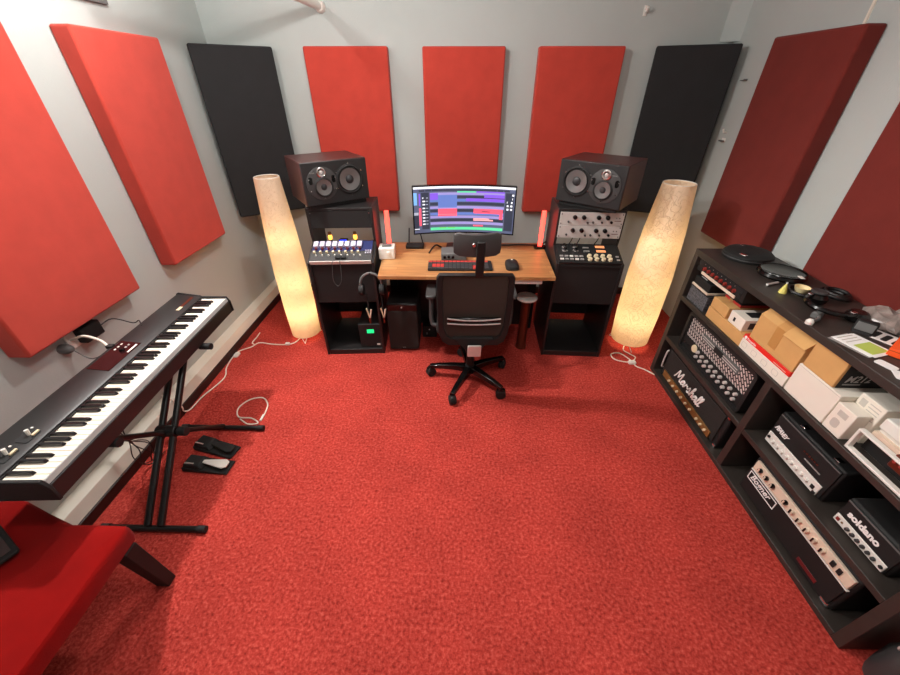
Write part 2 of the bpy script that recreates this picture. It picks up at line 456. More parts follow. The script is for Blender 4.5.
SC = {k: screen_mat('screen_' + k, c) for k, c in dict(base=(74, 80, 104), bar=(214, 218, 226), dark=(44, 48, 62), blue=(84, 106, 168), violet=(112, 76, 190), lav=(132, 126, 178), red=(236, 82, 104), pink=(238, 160, 160), green=(84, 190, 140), lime=(96, 190, 84), cyan=(110, 160, 210), grey=(150, 156, 172), teal=(90, 168, 160)).items()}
tiles = [('base', 0, 1, 0, 1), ('bar', 0, 1, .955, 1), ('dark', .05, .95, .9, .935), ('cyan', 0, .045, .62, .88), ('grey', 0, .045, .40, .46), ('dark', .0, .045, .05, .40),
         ('violet', .05, .065, .6, .86), ('red', .05, .07, .16, .55), ('dark', .075, .15, .08, .88)]
ys = [.84, .77, .70, .63, .55, .48, .41, .34, .27, .20]
cols_ = ['lav', 'dark', 'blue', 'dark', 'lav', 'dark', 'blue', 'lav', 'dark', 'lav']
for y_, c_ in zip(ys, cols_):
    tiles.append((c_, .16, .90, y_ - .028, y_ + .03))
    tiles.append(('bar', .085, .11, y_ - .02, y_ + .012)); tiles.append(('grey', .115, .14, y_ - .012, y_ + .004))
tiles += [('blue', .24, .43, .55, .82), ('green', .43, .62, .865, .895), ('violet', .62, .9, .865, .895), ('violet', .70, .90, .76, .83), ('violet', .52, .90, .68, .745), ('violet', .16, .24, .72, .86),
          ('red', .24, .43, .36, .52), ('pink', .24, .43, .395, .40), ('red', .60, .89, .42, .52), ('pink', .60, .76, .29, .31), ('pink', .60, .80, .255, .285), ('dark', .68, .77, .45, .47), ('red', .86, .89, .30, .52),
          ('red', .60, .70, .13, .16), ('green', .16, .90, .045, .11), ('lime', .24, .42, .085, .11), ('dark', .91, .99, .06, .88), ('bar', .92, .99, .82, .86), ('bar', .0, .05, .08, .10),
          ('base', 0, 1, 0, .035)]
for k in range(4): tiles += [('bar', .925, .945, .74 - .075 * k, .78 - .075 * k), ('bar', .96, .98, .74 - .075 * k, .78 - .075 * k)]
mb = MB(); mats = list(SC.values()); names = list(SC.keys())
for i, (c, u0, u1, v0, v1) in enumerate(tiles):
    n = max(1, int(16 * (u1 - u0))); dy = -.0006 - .00004 * i
    a0, a1, b0, b1 = .012 + .976 * u0, .012 + .976 * u1, .03 + .945 * v0, .03 + .945 * v1
    for k in range(n):
        ua, ub = a0 + (a1 - a0) * k / n, a0 + (a1 - a0) * (k + 1) / n
        f = mb.bm.faces.new([mb._v(mpt(*q, dy)) for q in ((ua, b0), (ub, b0), (ub, b1), (ua, b1))]); f.material_index = names.index(c)
me_bm = mb.bm
scr = bpy.data.meshes.new('screen'); me_bm.to_mesh(scr); me_bm.free()
for m_ in mats: scr.materials.append(m_)
so = bpy.data.objects.new('screen', scr); col.objects.link(so); so.parent = t
so['label'] = 'lit screen with rows of coloured tracks'
part('stand_column', MB().box(-.03, .03, .035, .07, .0121, .36), DKGREY, t, .006)
part('stand_base', MB().prism(rrect(-.13, .13, -.06, .14, .03), 0, .012, 'z'), DKGREY, t, .003)

# red light tubes
def light_tube(label, x, y, lean):
    t = thing('light_tube', label, 'lamp', (x, y, DZ + .0005), 0, 'red light tubes on the desk')
    part('base', MB().prism(rrect(-.045, .045, -.03, .03, .012), 0, .018, 'z'), BLACKG, t, .003)
    part('tube', MB().loft([[(a + lean * h, b, h) for a, b in rrect(-.0155, .0155, -.012, .012, .007)] for h in (.018, .15, .285)]), REDL, t)
light_tube('glowing red light tube standing at the left back of the desk', -.535, 2.80, -.0)
light_tube('glowing red light tube standing at the right back of the desk', .645, 2.82, .0)

# router
t = thing('router', 'flat black router with aerials on the left of the desk', 'router', (-.335, 2.82, DZ + .0005))
part('case', MB().prism(rrect(-.07, .07, -.045, .045, .012), 0, .022, 'z'), BLACKM, t, .004)
part('aerial', MB().tube([(-.05, .04, .015), (-.052, .045, .03), (-.045, .05, .135)], .0045, 8), BLACKM, t)
part('aerial', MB().tube([(.06, .04, .015), (.055, .045, .03), (.04, .05, .10)], .0045, 8), BLACKM, t)

t = thing('power_supply', 'small white box with a knob beside the left light tube', 'box', (-.515, 2.60, DZ + .0005), R(4))
part('case', MB().box(-.06, .055, -.04, .07, 0, .085), WHITE, t, .006)
knob(t, .01, .05, -.04, .012, .012, WHITE)
part('socket', MB().box(-.035, .03, -.01, .035, .0855, .098), GREY, t, .002)

t = thing('audio_interface', 'grey audio interface box half hidden behind the chair headrest', 'audio interface', (-.045, 2.615, DZ + .0005), R(2))
part('case', MB().box(-.075, .11, -.07, .07, 0, .055), GREY, t, .006)
for kx in (-.05, -.02, .01): knob(t, kx, .03, -.07, .010, .012, BLACKG)

t = thing('computer_keyboard', 'black computer keyboard with red lit keys at the front of the desk', 'keyboard', (.02, 2.44, DZ + .0005), R(1))
part('case', MB().prism(rrect(-.225, .225, -.075, .085, .012), 0, .014, 'z'), BLACKM, t, .004)
REDLIT = mat('red_backlit_keys', rgb(170, 50, 44), .5, emit=rgb(220, 50, 40), estr=.25)
for r_ in range(5):
    for k in range(15):
        x = -.21 + k * .0282; y = -.062 + r_ * .028
        lit = (r_ == 4) or (r_ in (1, 2) and k in (1, 2, 3)) or (r_ in (0, 1) and k in (11, 12))
        mb = MB(); mb.box(-.012, .012, -.0115, .0115, 0, .007)
        part('key', mb, REDLIT if lit else DKGREY, t, loc=(x, y, .0142))
t = thing('mouse', 'black mouse with a pale wheel right of the keyboard', 'mouse', (.385, 2.45, DZ + .0005))
part('body', MB().loft([[(a * s_, b * s_, h) for a, b in rrect(-.045, .045, -.075, .075, .03)] for s_, h in ((1, 0), (1, .012), (.93, .026), (.7, .036), (.35, .040))]), BLACKM, t)
part('wheel', MB().lathe([(.010, -.005), (.010, .005)], 14, c=(0, .03, .034), axis='x'), WHITE, t)
single('headset_cable', MB().tube(smooth_path([(-.215, 2.68, DZ + .0065), (-.19, 2.73, DZ + .03), (-.165, 2.77, DZ + .036), (-.14, 2.79, DZ + .02), (-.125, 2.80, DZ + .0065)]), .006, 8), CABLEB,
       'short thick black cable arching beside the grey audio interface', 'cable')
single('monitor_cable', MB().tube(smooth_path([(.19, 2.87, DZ + .007), (.35, 2.86, DZ + .007), (.5, 2.87, DZ + .007), (.58, 2.865, DZ + .007), (.66, 2.875, DZ + .007), (.71, 2.89, DZ + .03)]), .006, 8), CABLEB,
       'black cable lying along the back edge of the desk', 'cable')

# ------------------------------------------------------------------ rack consoles
RW = .458
def rack(label, loc, rz, zs, blank):
    t = thing('rack_console', label, 'rack', loc, rz, 'slanted rack consoles')
    prof = [(0, 0), (0, .785), (.20, zs), (.19, zs + .06), (.19, 1.105), (.50, 1.105), (.50, 0)]
    for x0, x1 in ((-RW / 2, -RW / 2 + .018), (RW / 2 - .018, RW / 2)):
        part('side_panel', MB().prism(prof, x0, x1, 'x'), BLACK, t, .002)
    a, b = -RW / 2 + .0182, RW / 2 - .0182
    part('bottom_panel', MB().box(a, b, .004, .498, .0, .045), BLACK, t, .002)
    part('top_panel', MB().box(a, b, .19, .498, 1.087, 1.105), BLACK, t, .002)
    part('front_panel', MB().box(a, b, .012, .03, .47, .772), BLACKM, t, .002)
    part('slope_deck', MB().prism([(.004, .762), (.004, .777), (.20, zs - .012), (.265, zs - .012), (.265, zs - .027), (.20, zs - .027)], a, b, 'x'), BLACKM, t)
    part('back_panel', MB().box(a, b, .482, .498, .12, .70), BLACKM, t)
    if blank:
        part('blank_panel', MB().box(a, b, .192, .20, .965, 1.086), BLACKM, t, .002)
        for sx in (a + .01, b - .01):
            part('screw', MB().lathe([(.004, 0), (.004, -.003), (0, -.003)], 8, c=(sx, .192, 1.07), axis='y'), CHROME, t)
    return t
LL, LRZ = (-.806, 2.385, 0), R(3.5)
RL, RRZ = (.912, 2.395, 0), R(-2.5)
rack('black slanted rack console left of the desk, holding the mixer', LL, LRZ, .862, True)
rack('black slanted rack console right of the desk, holding silver rack units', RL, RRZ, .845, False)
def at(loc, rz, p):
    v = Matrix.Rotation(rz, 4, 'Z') @ Vector(p) + Vector(loc); return (v.x, v.y, v.z)

# mixer lying on the left slope
tilt = math.atan2(.862 - .012 - .777, .196)
t = thing('mixing_console', 'small blue mixing console with pale faders on the left rack slope', 'mixer', at(LL, LRZ, (0, .006, .7785)), rot=Euler((tilt, 0, LRZ)))
part('chassis', MB().box(-.213, .213, .0, .205, 0, .022), DKGREY, t, .003)
part('top_plate', MB().box(-.21, .21, .10, .204, .0222, .0262), NAVY, t, .001)
part('front_rail', MB().box(-.21, .21, -.006, -.0005, -.002, .026), WHITE, t, .001)
for k in range(8):
    x = -.185 + k * .0435
    part('fader_cap', MB().box(-.0165, .0165, -.026, .026, 0, .02), LILAC, t, .002, loc=(x, .155, .0265))
    part('knob', MB().lathe([(.009, 0), (.0075, .014), (0, .014)], 12), MAROON, t, loc=(x + .004, .115, .0265))
    part('knob', MB().lathe([(.0095, 0), (.008, .016), (0, .016)], 12), CREAM, t, loc=(x - .004, .085, .0225))
    part('knob', MB().lathe([(.006, 0), (.005, .010), (0, .010)], 10), WHITE, t, loc=(x + .012, .055, .0225))
for k in range(3):
    for j in range(2): part('knob', MB().lathe([(.006, 0), (.005, .01), (0, .01)], 10), LILAC, t, loc=(.168 + k * .016, .075 + j * .022, .0225))
t = thing('headphone_adapter', 'small black adapter with a dangling lead on the front of the mixer', 'adapter', at(LL, LRZ, (0, .004, .7785)), rot=Euler((tilt, 0, LRZ)))
part('body', MB().box(-.035, .04, .018, .04, .0228, .040), BLACKM, t, .003)
part('lead', MB().tube(smooth_path([(-.03, .025, .03), (-.05, -.014, .028), (-.052, -.04, .0), (-.055, -.09, -.07), (-.03, -.105, -.11), (.0, -.09, -.07), (.003, -.035, .0), (.0, -.012, .03), (.005, .02, .032)], 6), .0022, 6), DKGREY, t)
for i, x in enumerate((-.105, .075)):
    t = thing('glow_lamp', ['left of the two small amber lamps behind the mixer', 'right of the two small amber lamps behind the mixer'][i], 'lamp', at(LL, LRZ, (x, .235, .8505)), LRZ, 'amber lamps behind the mixer')
    part('base', MB().lathe([(.014, 0), (.014, .014), (.012, .02)], 16), BLACKM, t)
    part('bulb', MB().lathe([(.011, .0205), (.0145, .034), (.014, .046), (.010, .054), (0, .056)], 16), AMBER, t)
    part('cap', MB().lathe([(.010, .055), (.014, .064), (.011, .075), (0, .077)], 12), GOLD, t)
t = thing('indicator_light', 'small blue indicator light between the amber lamps', 'light', at(LL, LRZ, (-.012, .235, .8505)), LRZ)
part('housing', MB().box(-.03, .03, -.012, .02, 0, .022), BLACKM, t, .002)
part('lens', MB().box(-.024, .024, -.016, -.0125, .004, .019), BLUEL, t)

# box with a green display inside the left rack
t = thing('power_conditioner', 'black battery box with green display in the bottom of the left rack', 'power unit', at(LL, LRZ, (.125, .03, .0455)), LRZ)
part('case', MB().box(-.085, .085, 0, .33, 0, .215), BLACKM, t, .004)
part('display', MB().box(-.022, .033, -.003, -.0002, .135, .17), GREENL, t, .001)
part('badge', MB().box(.045, .07, -.002, -.0002, .02, .035), WHITE, t)
# headphones and leads hanging beside the left rack
hx = at(LL, LRZ, (RW / 2 - .03, -.004, .62))
t = thing('headphones', 'black headphones with a grey headband hanging on the left rack front', 'headphones', hx, LRZ)
arc = [(.075 * math.cos(R(a)), -.04, .02 + .085 * math.sin(R(a))) for a in range(0, 181, 12)]
part('headband', MB().tube(arc, .009, 8), GREY, t)
for s_ in (-1, 1):
    part('ear_cup', MB().lathe([(.038, -.016), (.042, 0), (.038, .016)], 18, c=(s_ * .072, -.04, -.02), axis='x'), BLACKM, t)
part('hook', MB().tube([(-.0, .004, .10), (0, -.04, .092), (0, -.052, .112)], .005, 8), BLACKM, t)
for i, (dx, lab) in enumerate(((-.05, 'pale tipped plug leads hanging on the front of the left rack, left bunch'), (.055, 'pale tipped plug leads hanging at the right edge of the left rack'))):
    base = at(LL, LRZ, (RW / 2 - .03 + dx, -.006, .35))
    t = thing('plug_lead', lab, 'cable', base, LRZ, 'plug leads on the left rack')
    part('cable', MB().tube(smooth_path([(0, -.01, .20), (.004, -.012, .12), (0, -.012, .06), (.004, -.012, .0)]), .006, 8), BLACKM, t)
    part('plug', MB().tube([(.002, -.014, .005), (-.012, -.02, .085)], .006, 8), CREAM, t)
    part('plug', MB().tube([(.006, -.014, .005), (.022, -.02, .075)], .006, 8), IVORY, t)
    part('tip', MB().tube([(.003, -.014, -.045), (.003, -.014, .004)], .007, 8), COPPER, t)

# silver units in the right rack
def silver(label, z):
    t = thing('rack_unit', label, 'rack unit', at(RL, RRZ, (0, .188, z)), RRZ, 'silver two-channel rack units')
    part('faceplate', MB().box(-.2155, .2155, -.006, 0, 0, .088), SILVER, t, .001)
    part('chassis', MB().box(-.205, .205, .0005, .10, .004, .084), GREY, t)
    for x in (-.115, -.055, .045, .105): knob(t, x, .055, -.006, .015, .02, BLACKG)
    for x, z_ in ((-.155, .024), (-.025, .02), (.012, .022), (.072, .022)): knob(t, x, z_, -.006, .007, .015, DKGREY)
    knob(t, .135, .024, -.006, .009, .016, BLACKG)
    for x in (.165, .185): part('indicator', MB().lathe([(.004, 0), (.004, -.004), (0, -.004)], 10, c=(x, -.006, .052), axis='y'), GREY, t)
    part('label_strip', MB().box(.155, .20, -.0068, -.0061, .03, .034), COPPER, t)
    for x in (-.205, .205):
        for z_ in (.012, .076): part('screw', MB().lathe([(.0045, 0), (.0045, -.003), (0, -.003)], 8, c=(x, -.006, z_), axis='y'), GREY, t)
    return t
silver('upper of two silver knobbed rack units in the right rack', .996)
silver('lower of two silver knobbed rack units in the right rack', .906)
tilt2 = math.atan2(.845 - .012 - .777, .196)
t = thing('control_panel', 'black control panel with ring knobs and orange displays on the right slope', 'control panel', at(RL, RRZ, (0, .006, .7785)), rot=Euler((tilt2, 0, RRZ)))
part('chassis', MB().box(-.213, .213, 0, .205, 0, .02), BLACKM, t, .002)
for i in range(2):
    for j in range(2):
        x, y = -.16 + .075 * i, .125 + .045 * j
        k_ = part('ring_knob', MB().lathe([(.02, 0), (.02, .006), (.012, .008), (.011, .02), (0, .021)], 18), CHROME, t, loc=(x, y, .0202))
        part('cap', MB().lathe([(.011, 0), (.010, .005), (0, .006)], 14), BLACKG, k_, loc=(0, 0, .021))
for j in range(2): part('display', MB().box(.06, .125, .115 + .05 * j, .14 + .05 * j, .0202, .0222), ORSCR, t, .001)
for k in range(4): part('switch', MB().box(-.01, .01, -.004, .004, 0, .008), LGREY, t, loc=(-.02 + .02 * (k % 2), .12 + .04 * (k // 2), .0202))
for k in range(4):
    for j in range(2): part('knob', MB().lathe([(.0155, 0), (.013, .016), (0, .017)], 16), CREAM, t, loc=(.0 + .045 * k, .03 + .036 * j, .0202))
for k in range(5):
    for j in range(2): part('button', MB().box(-.012, .012, -.008, .008, 0, .007), LGREY if (k + j) % 3 else WHITE, t, .001, loc=(-.19 + .034 * k, .03 + .033 * j, .0202))
for j in range(2): part('button', MB().box(-.01, .01, -.007, .007, 0, .006), LGREY, t, .001, loc=(.19, .03 + .036 * j, .0202))
for i, xs in enumerate(((-.09, -.05), (-.04, -.03), (.085, .06), (.085, .11))):
    pass
for i, (x0, x1, lab) in enumerate(((-.09, -.105, 'leftmost thin black lead hanging below the silver rack units'), (-.04, -.05, 'second thin black lead from the left below the silver rack units'), (.10, .075, 'thin black lead hanging at the right below the silver rack units'))):
    p0, p1 = at(RL, RRZ, (x0, .275, .95)), at(RL, RRZ, (x1, .25, .8335))
    single('patch_lead', MB().tube(smooth_path([p0, ((p0[0] + p1[0]) / 2 + .008, (p0[1] + p1[1]) / 2 - .02, (p0[2] + p1[2]) / 2), p1], 6), .0035, 6), CABLEB, lab, 'cable', 'leads inside the right rack')

# ------------------------------------------------------------------ studio monitors
def speaker(label, loc, rz, flip):
    t = thing('studio_speaker', label, 'speaker', loc, rz, 'three-way studio speakers')
    W, H, D = .445, .268, .38
    f = -1 if flip else 1
    part('cabinet', MB().box(-W / 2, W / 2, .012, D, 0, H), BROWNV, t, .004)
    part('front_baffle', MB().box(-W / 2 + .002, W / 2 - .002, 0, .0118, .002, H - .002), GREYBAF, t, .004)
    def driver(nm, cx, cz, r):
        w_ = part(nm, MB().lathe([(r * 1.16, 0), (r * 1.16, -.006), (r * 1.02, -.010), (r * .98, -.006), (r * .94, -.002), (r * .90, -.006), (r * .84, -.004)], 32, c=(cx, -.0002, cz), axis='y', open_=True), BLACKM, t)
        part('cone', MB().lathe([(r * .86, -.004), (r * .6, -.001), (r * .3, .004)], 32, c=(cx, -.0045, cz), axis='y', open_=True), CONE, w_)
        part('dust_cap', MB().lathe([(r * .33, .001), (r * .3, -.006), (r * .18, -.011), (0, -.013)], 20, c=(cx, -.0045, cz), axis='y', open_=True), DUST, w_)
    wx, mx_ = .09 * f, -.098 * f
    driver('woofer', wx, .142, .083)
    part('driver_plate', MB().lathe([(.103, 0), (.103, -.004), (.10, -.005), (0, -.005)], 36, c=(mx_, -.0001, .134), axis='y'), DKGREY, t)
    mr = part('midrange', MB().lathe([(.062, 0), (.062, -.005), (.054, -.009), (.05, -.004)], 30, c=(mx_ + .005 * f, -.0055, .112), axis='y', open_=True), BLACKM, t)
    part('cone', MB().lathe([(.051, -.004), (.03, -.001), (.016, .002)], 28, c=(mx_ + .005 * f, -.0062, .112), axis='y', open_=True), CONE, mr)
    part('dust_cap', MB().lathe([(.018, .0), (.014, -.006), (0, -.010)], 18, c=(mx_ + .005 * f, -.007, .112), axis='y', open_=True), DUST, mr)
    tw = part('tweeter', MB().lathe([(.031, 0), (.031, -.006), (.026, -.009), (.022, -.004), (.012, -.002), (0, -.004)], 26, c=(mx_, -.0055, .205), axis='y'), CHROME, t)
    part('dome', MB().lathe([(.011, 0), (.009, -.005), (0, -.008)], 16, c=(mx_, -.0078, .205), axis='y'), SILVER, tw)
    for s_ in (-1, 1):
        part('port', MB().prism([(mx_ + s_ * .076 + a, .158 + b) for a, b in rrect(-.012, .012, -.022, .022, .011)], -.0078, -.0052, 'y'), BLACKG, t)
    for k in range(6):
        a = R(60 * k + 30)
        part('screw', MB().lathe([(.0045, 0), (.0045, -.003), (0, -.003)], 8, c=(wx + .099 * math.cos(a), -.0005, .142 + .099 * math.sin(a)), axis='y'), CHROME, t)
    for a in (20, 160, 205, 335, 270):
        part('screw', MB().lathe([(.0042, 0), (.0042, -.003), (0, -.003)], 8, c=(mx_ + .092 * math.cos(R(a)), -.0052, .134 + .092 * math.sin(R(a))), axis='y'), CHROME, t)
    lettering('FOCAL', .011, LGREY, t, (mx_ - .075 if not flip else mx_ + .035, -.0055, .20), name='maker_name')
    return t
def pad(label, loc, rz):
    t = single('speaker_pad', MB().prism([(0, 0), (0, .022), (.27, .022), (.27, 0)], -.2, .2, 'x'), BLACKM, label, 'speaker pad', 'foam pads under the speakers', .003, loc, rz)
SLL, SLR = (-.8155, 2.629, 1.1285), R(35)
SRL, SRR = (.860, 2.585, 1.1285), R(-38)
pad('black foam pad between left speaker and left rack', at(SLL, SLR, (0, .02, -.0232)), SLR)
pad('black foam pad between right speaker and right rack', at(SRL, SRR, (0, .02, -.0232)), SRR)
speaker('dark studio speaker on the left rack, woofer on its right', SLL, SLR, False)
speaker('dark studio speaker on the right rack, woofer on its left', SRL, SRR, True)

# ------------------------------------------------------------------ under the desk
t = thing('subwoofer', 'black subwoofer on the carpet under the left end of the desk', 'subwoofer', (-.42, 2.44, 0), R(1))
part('cabinet', MB().box(-.118, .118, .012, .30, .012, .43), BLACKM, t, .012)
part('grille', MB().prism(rrect(-.116, .116, .016, .37, .02), 0, .0118, 'y'), GRILLE, t, .004)
part('control_strip', MB().prism([(-.116, .372), (.116, .372), (.116, .428), (-.116, .428)], .002, .0118, 'y'), BLACKG, t, .004)
part('logo_dot', MB().lathe([(.006, 0), (.006, -.002), (0, -.002)], 12, c=(0, .002, .405), axis='y'), WHITE, t)
for sx in (-.09, .09):
    for sy in (.04, .26): part('foot', MB().lathe([(.014, 0), (.014, .012)], 12, c=(sx, sy, 0)), BLACKM, t)
lettering('sub', .018, LGREY, t, (-.015, -.0005, .03), name='maker_name')
t = thing('power_strip', 'small black box with pilot lights on the carpet behind the subwoofer', 'power strip', (-.23, 2.64, 0))
part('case', MB().box(-.06, .06, 0, .09, 0, .11), BLACKM, t, .004)
part('lamp', MB().lathe([(.005, 0), (.005, -.003), (0, -.003)], 8, c=(.0, -.0002, .08), axis='y'), WHITE, t)
part('switch', MB().box(-.03, -.015, -.004, -.0002, .03, .05), GREY, t)
t = thing('canister', 'slim canister with flat white round lid under the desk right end', 'canister', (.535, 2.52, 0))
part('body', MB().lathe([(.045, 0), (.045, .01), (.036, .04), (.036, .44), (.04, .452)], 24), COPPER, t)
part('lid', MB().lathe([(.078, .4525), (.081, .458), (.078, .468), (0, .471)], 28), WHITE, t)

# ------------------------------------------------------------------ office chair
t = thing('office_chair', 'black mesh back office chair on castors at the desk', 'chair', (.10, 2.10, 0), R(1))
CH = t
hub = part('base_hub', MB().lathe([(.045, .075), (.05, .10), (.035, .13), (.028, .14)], 20), BLACKM, t)
for k in range(5):
    a = R(28 + 72 * k); c, s = math.cos(a), math.sin(a)
    M_ = Matrix.Rotation(a, 4, 'Z')
    mb = MB(M_); rings = []
    for x, w, z, h in ((.03, .030, .108, .024), (.12, .025, .108, .020), (.22, .021, .100, .016), (.295, .018, .090, .012)):
        rings.append([(x, -w, z - h), (x, w, z - h), (x, w * .8, z + h), (x, -w * .8, z + h)])
    part('spoke', mb.loft(rings), BLACKG, t, .004)
    yaw = a + R(40)
    M2 = Matrix.Translation((.288 * c, .288 * s, 0)) @ Matrix.Rotation(yaw, 4, 'Z')
    cs = part('caster', MB(M2).lathe([(.024, -.024), (.033, -.021), (.035, -.011), (.035, -.003), (.028, -.002), (.028, .002), (.035, .003), (.035, .011), (.033, .021), (.024, .024)], 20, c=(0, 0, .0352), axis='y'), BLACKM, t)
    part('fork', MB(M2).loft([[(x_, y_, z_) for x_, y_ in rrect(-.03 * q, .03 * q, -.018, .018, .008)] for z_, q in ((.0715, 1), (.077, .7), (.084, .4))]), BLACKG, cs)
part('gas_lift', MB().lathe([(.028, .135), (.028, .27), (.019, .272), (.019, .40)], 18), BLACKM, t)
part('tilt_mechanism', MB().box(-.07, .07, -.13, .10, .385, .432), BLACKM, t, .01)
seat = MB().loft([[(a * q, .13 + b * q2, h) for a, b in rrect(-.235, .235, -.23, .23, .08, 6)] for q, q2, h in ((.9, .9, .432), (1, 1, .445), (1, 1, .478), (.95, .95, .496), (.8, .82, .503))])
part('seat', seat, BLACKM, t)
# back: frame, mesh, lumbar bars, bracket  (leans back towards the camera)
lean = R(5)
BM_ = Matrix.Translation((.0, -.175, .44)) @ Matrix.Rotation(lean, 4, 'X')
def bowed(poly, n_extra=0):
    return poly
def back_outline(s_=0.0):
    w0, w1, h = .185 - s_, .218 - s_, .505
    pts = [(-w0 + .03, .0 + s_), (w0 - .03, .0 + s_), (w0 + .008, .03 + s_), (w1 - .004, .10), (w1 + .002, .3), (w1, h - .02 - s_), (w1 - .015, h - s_), (-w1 + .015, h - s_), (-w1, h - .02 - s_), (-w1 - .002, .3), (-w1 + .004, .10), (-w0 - .008, .03 + s_)]
    return pts
mb = MB(BM_); mb.ring(back_outline(0), [(x_ * .84, z_ * .88 + .05) for x_, z_ in back_outline(0)], -.018, .012, 'y')
part('back_frame', mb, BLACKM, t, .006)
MESHM = mat('chair_mesh_fabric', rgb(62, 52, 46), .8, alpha=.86, bump=(600, .4))
mb = MB(BM_); mb.prism([(x_ * .85, z_ * .89 + .045) for x_, z_ in back_outline(0)], -.004, .002, 'y')
part('back_mesh', mb, MESHM, t)
for i, z_ in enumerate((.175, .205)):
    mb = MB(BM_); mb.tube([(x, -.024 - .006 * (1 - (x / .16) ** 2), z_ + .01 * (x / .16) ** 2 * (1 if i else .4)) for x in [(-.16 + .32 * k / 12) for k in range(13)]], .0045, 8)
    part('lumbar_bar', mb, SILVER, t, label='silver lumbar bar')
mb = MB(BM_); mb.prism([(-.15, .17), (.15, .17), (.155, .215), (-.155, .215)], -.02, -.006, 'y')
part('lumbar_support', mb, BLACKG, t, .004)
mb = MB(BM_); mb.loft([[(-.13, -.02, .065), (.13, -.02, .065), (.13, .0, .065), (-.13, .0, .065)], [(-.05, -.045, -.01), (.05, -.045, -.01), (.05, .0, -.01), (-.05, .0, -.01)], [(-.04, -.03, -.06), (.04, -.03, -.06), (.04, .03, -.06), (-.04, .03, -.06)]])
part('back_yoke', mb, BLACKM, t, .006)
mb = MB(BM_); mb.box(-.034, .052, -.058, -.0455, -.062, .03)
part('bracket', mb, SILVER, t, .006, label='pale grey square bracket')
mb = MB(BM_); mb.loft([[(-.006, -.018, .49), (.04, -.018, .49), (.04, .006, .49), (-.006, .006, .49)], [(-.006, -.034, .56), (.04, -.034, .56), (.04, -.016, .56), (-.006, -.016, .56)], [(-.006, -.05, .71), (.04, -.05, .71), (.04, -.034, .71), (-.006, -.034, .71)]])
part('headrest_post', mb, BLACKM, t, .006)
mb = MB(BM_)
rings = []
for x in [(-.125 + .25 * k / 10) for k in range(11)]:
    y = .03 - .05 * (1 - (x / .125) ** 2) * .6; hh = .062 if abs(x) < .11 else .05
    rings.append([(x, y - .022, .675 - hh), (x, y + .02, .675 - hh + .008), (x, y + .03, .675), (x, y + .02, .675 + hh - .008), (x, y - .012, .675 + hh), (x, y - .03, .675)])
part('headrest', mb.loft(rings), DKGREY, t, .004)
mb = MB(BM_); mb.lathe([(.011, 0), (.011, -.012), (.008, -.016), (0, -.016)], 14, c=(-.02, -.03, .692), axis='y')
part('headrest_bolt', mb, CHROME, t)
for s_ in (-1, 1):
    part('arm_post', MB().tube(smooth_path([(s_ * .18, .08, .43), (s_ * .25, .08, .42), (s_ * .272, .10, .46), (s_ * .272, .14, .62)], 5), .016, 10), DKGREY, t)
    part('armrest', MB().prism([(s_ * .272 + a, .17 + b) for a, b in rrect(-.036, .036, -.10, .10, .03)], .622, .648, 'z'), DKGREY, t, .008)

# ------------------------------------------------------------------ paper floor lamps
def floor_lamp(label, x, y, prof, feet, power):
    t = thing('floor_lamp', label, 'floor lamp', (x, y, 0), 0, 'white paper floor lamps')
    z0 = prof[0][1]
    P = []
    for (r0, h0), (r1, h1) in zip(prof, prof[1:]):
        for k in range(6):
            P.append((r0 + (r1 - r0) * k / 6, h0 + (h1 - h0) * k / 6))
    P.append(prof[-1])
    part('shade', MB().lathe(P, 40, open_=True), PAPER, t)
    rb, rt = prof[0][0], prof[-1][0]
    part('top_hoop', MB().tube([((rt - .003) * math.cos(2 * PI * k / 32), (rt - .003) * math.sin(2 * PI * k / 32), prof[-1][1]) for k in range(32)], .003, 6, closed=True), WHITE, t)
    part('bottom_hoop', MB().tube([((rb - .003) * math.cos(2 * PI * k / 32), (rb - .003) * math.sin(2 * PI * k / 32), z0) for k in range(32)], .003, 6, closed=True), WHITE, t)
    for k in range(3):
        a = R(90 + 120 * k + feet)
        c, s = math.cos(a), math.sin(a); rr = rb - .004
        da = .17
        c1, s1, c2, s2 = math.cos(a - da), math.sin(a - da), math.cos(a + da), math.sin(a + da)
        part('wire_foot', MB().tube([(rr * c1, rr * s1, z0), (rr * 1.12 * c, rr * 1.12 * s, .005), (rr * .55 * c, rr * .55 * s, .006), (rr * c2 * .9, rr * s2 * .9, z0)], .003, 6), WHITE, t)
    part('bulb_holder', MB().lathe([(.02, z0 + .02), (.02, z0 + .1), (.016, z0 + .12)], 14), WHITE, t)
    part('spider', MB().box(-rb + .004, rb - .004, -.004, .004, z0 + .014, z0 + .0198), WHITE, t)
    for dz, share in ((.22, .46), (.50, .30), (.82, .24)):      # one bulb's light; upper two added to even the shade's glow
        ld = bpy.data.lights.new('bulb_and_glow_light', 'POINT'); ld.energy = power * share; ld.color = (1.0, .80, .55); ld.shadow_soft_size = .04
        lo = bpy.data.objects.new('bulb_and_glow_light', ld); col.objects.link(lo); lo.location = (x, y, z0 + dz)
    return t
floor_lamp('tall white paper floor lamp left of the left rack console', -1.292, 2.64, [(.116, .05), (.122, .3), (.120, .62), (.106, .95), (.082, 1.29)], 70, 3.2)
floor_lamp('tall white paper floor lamp between the right rack and the shelf unit', 1.45, 2.60, [(.143, .05), (.154, .3), (.155, .62), (.135, .95), (.102, 1.27)], -70, 3.7)
t = thing('lamp_cord', 'white cord with inline switch running from the left paper lamp to the wall', 'cord')
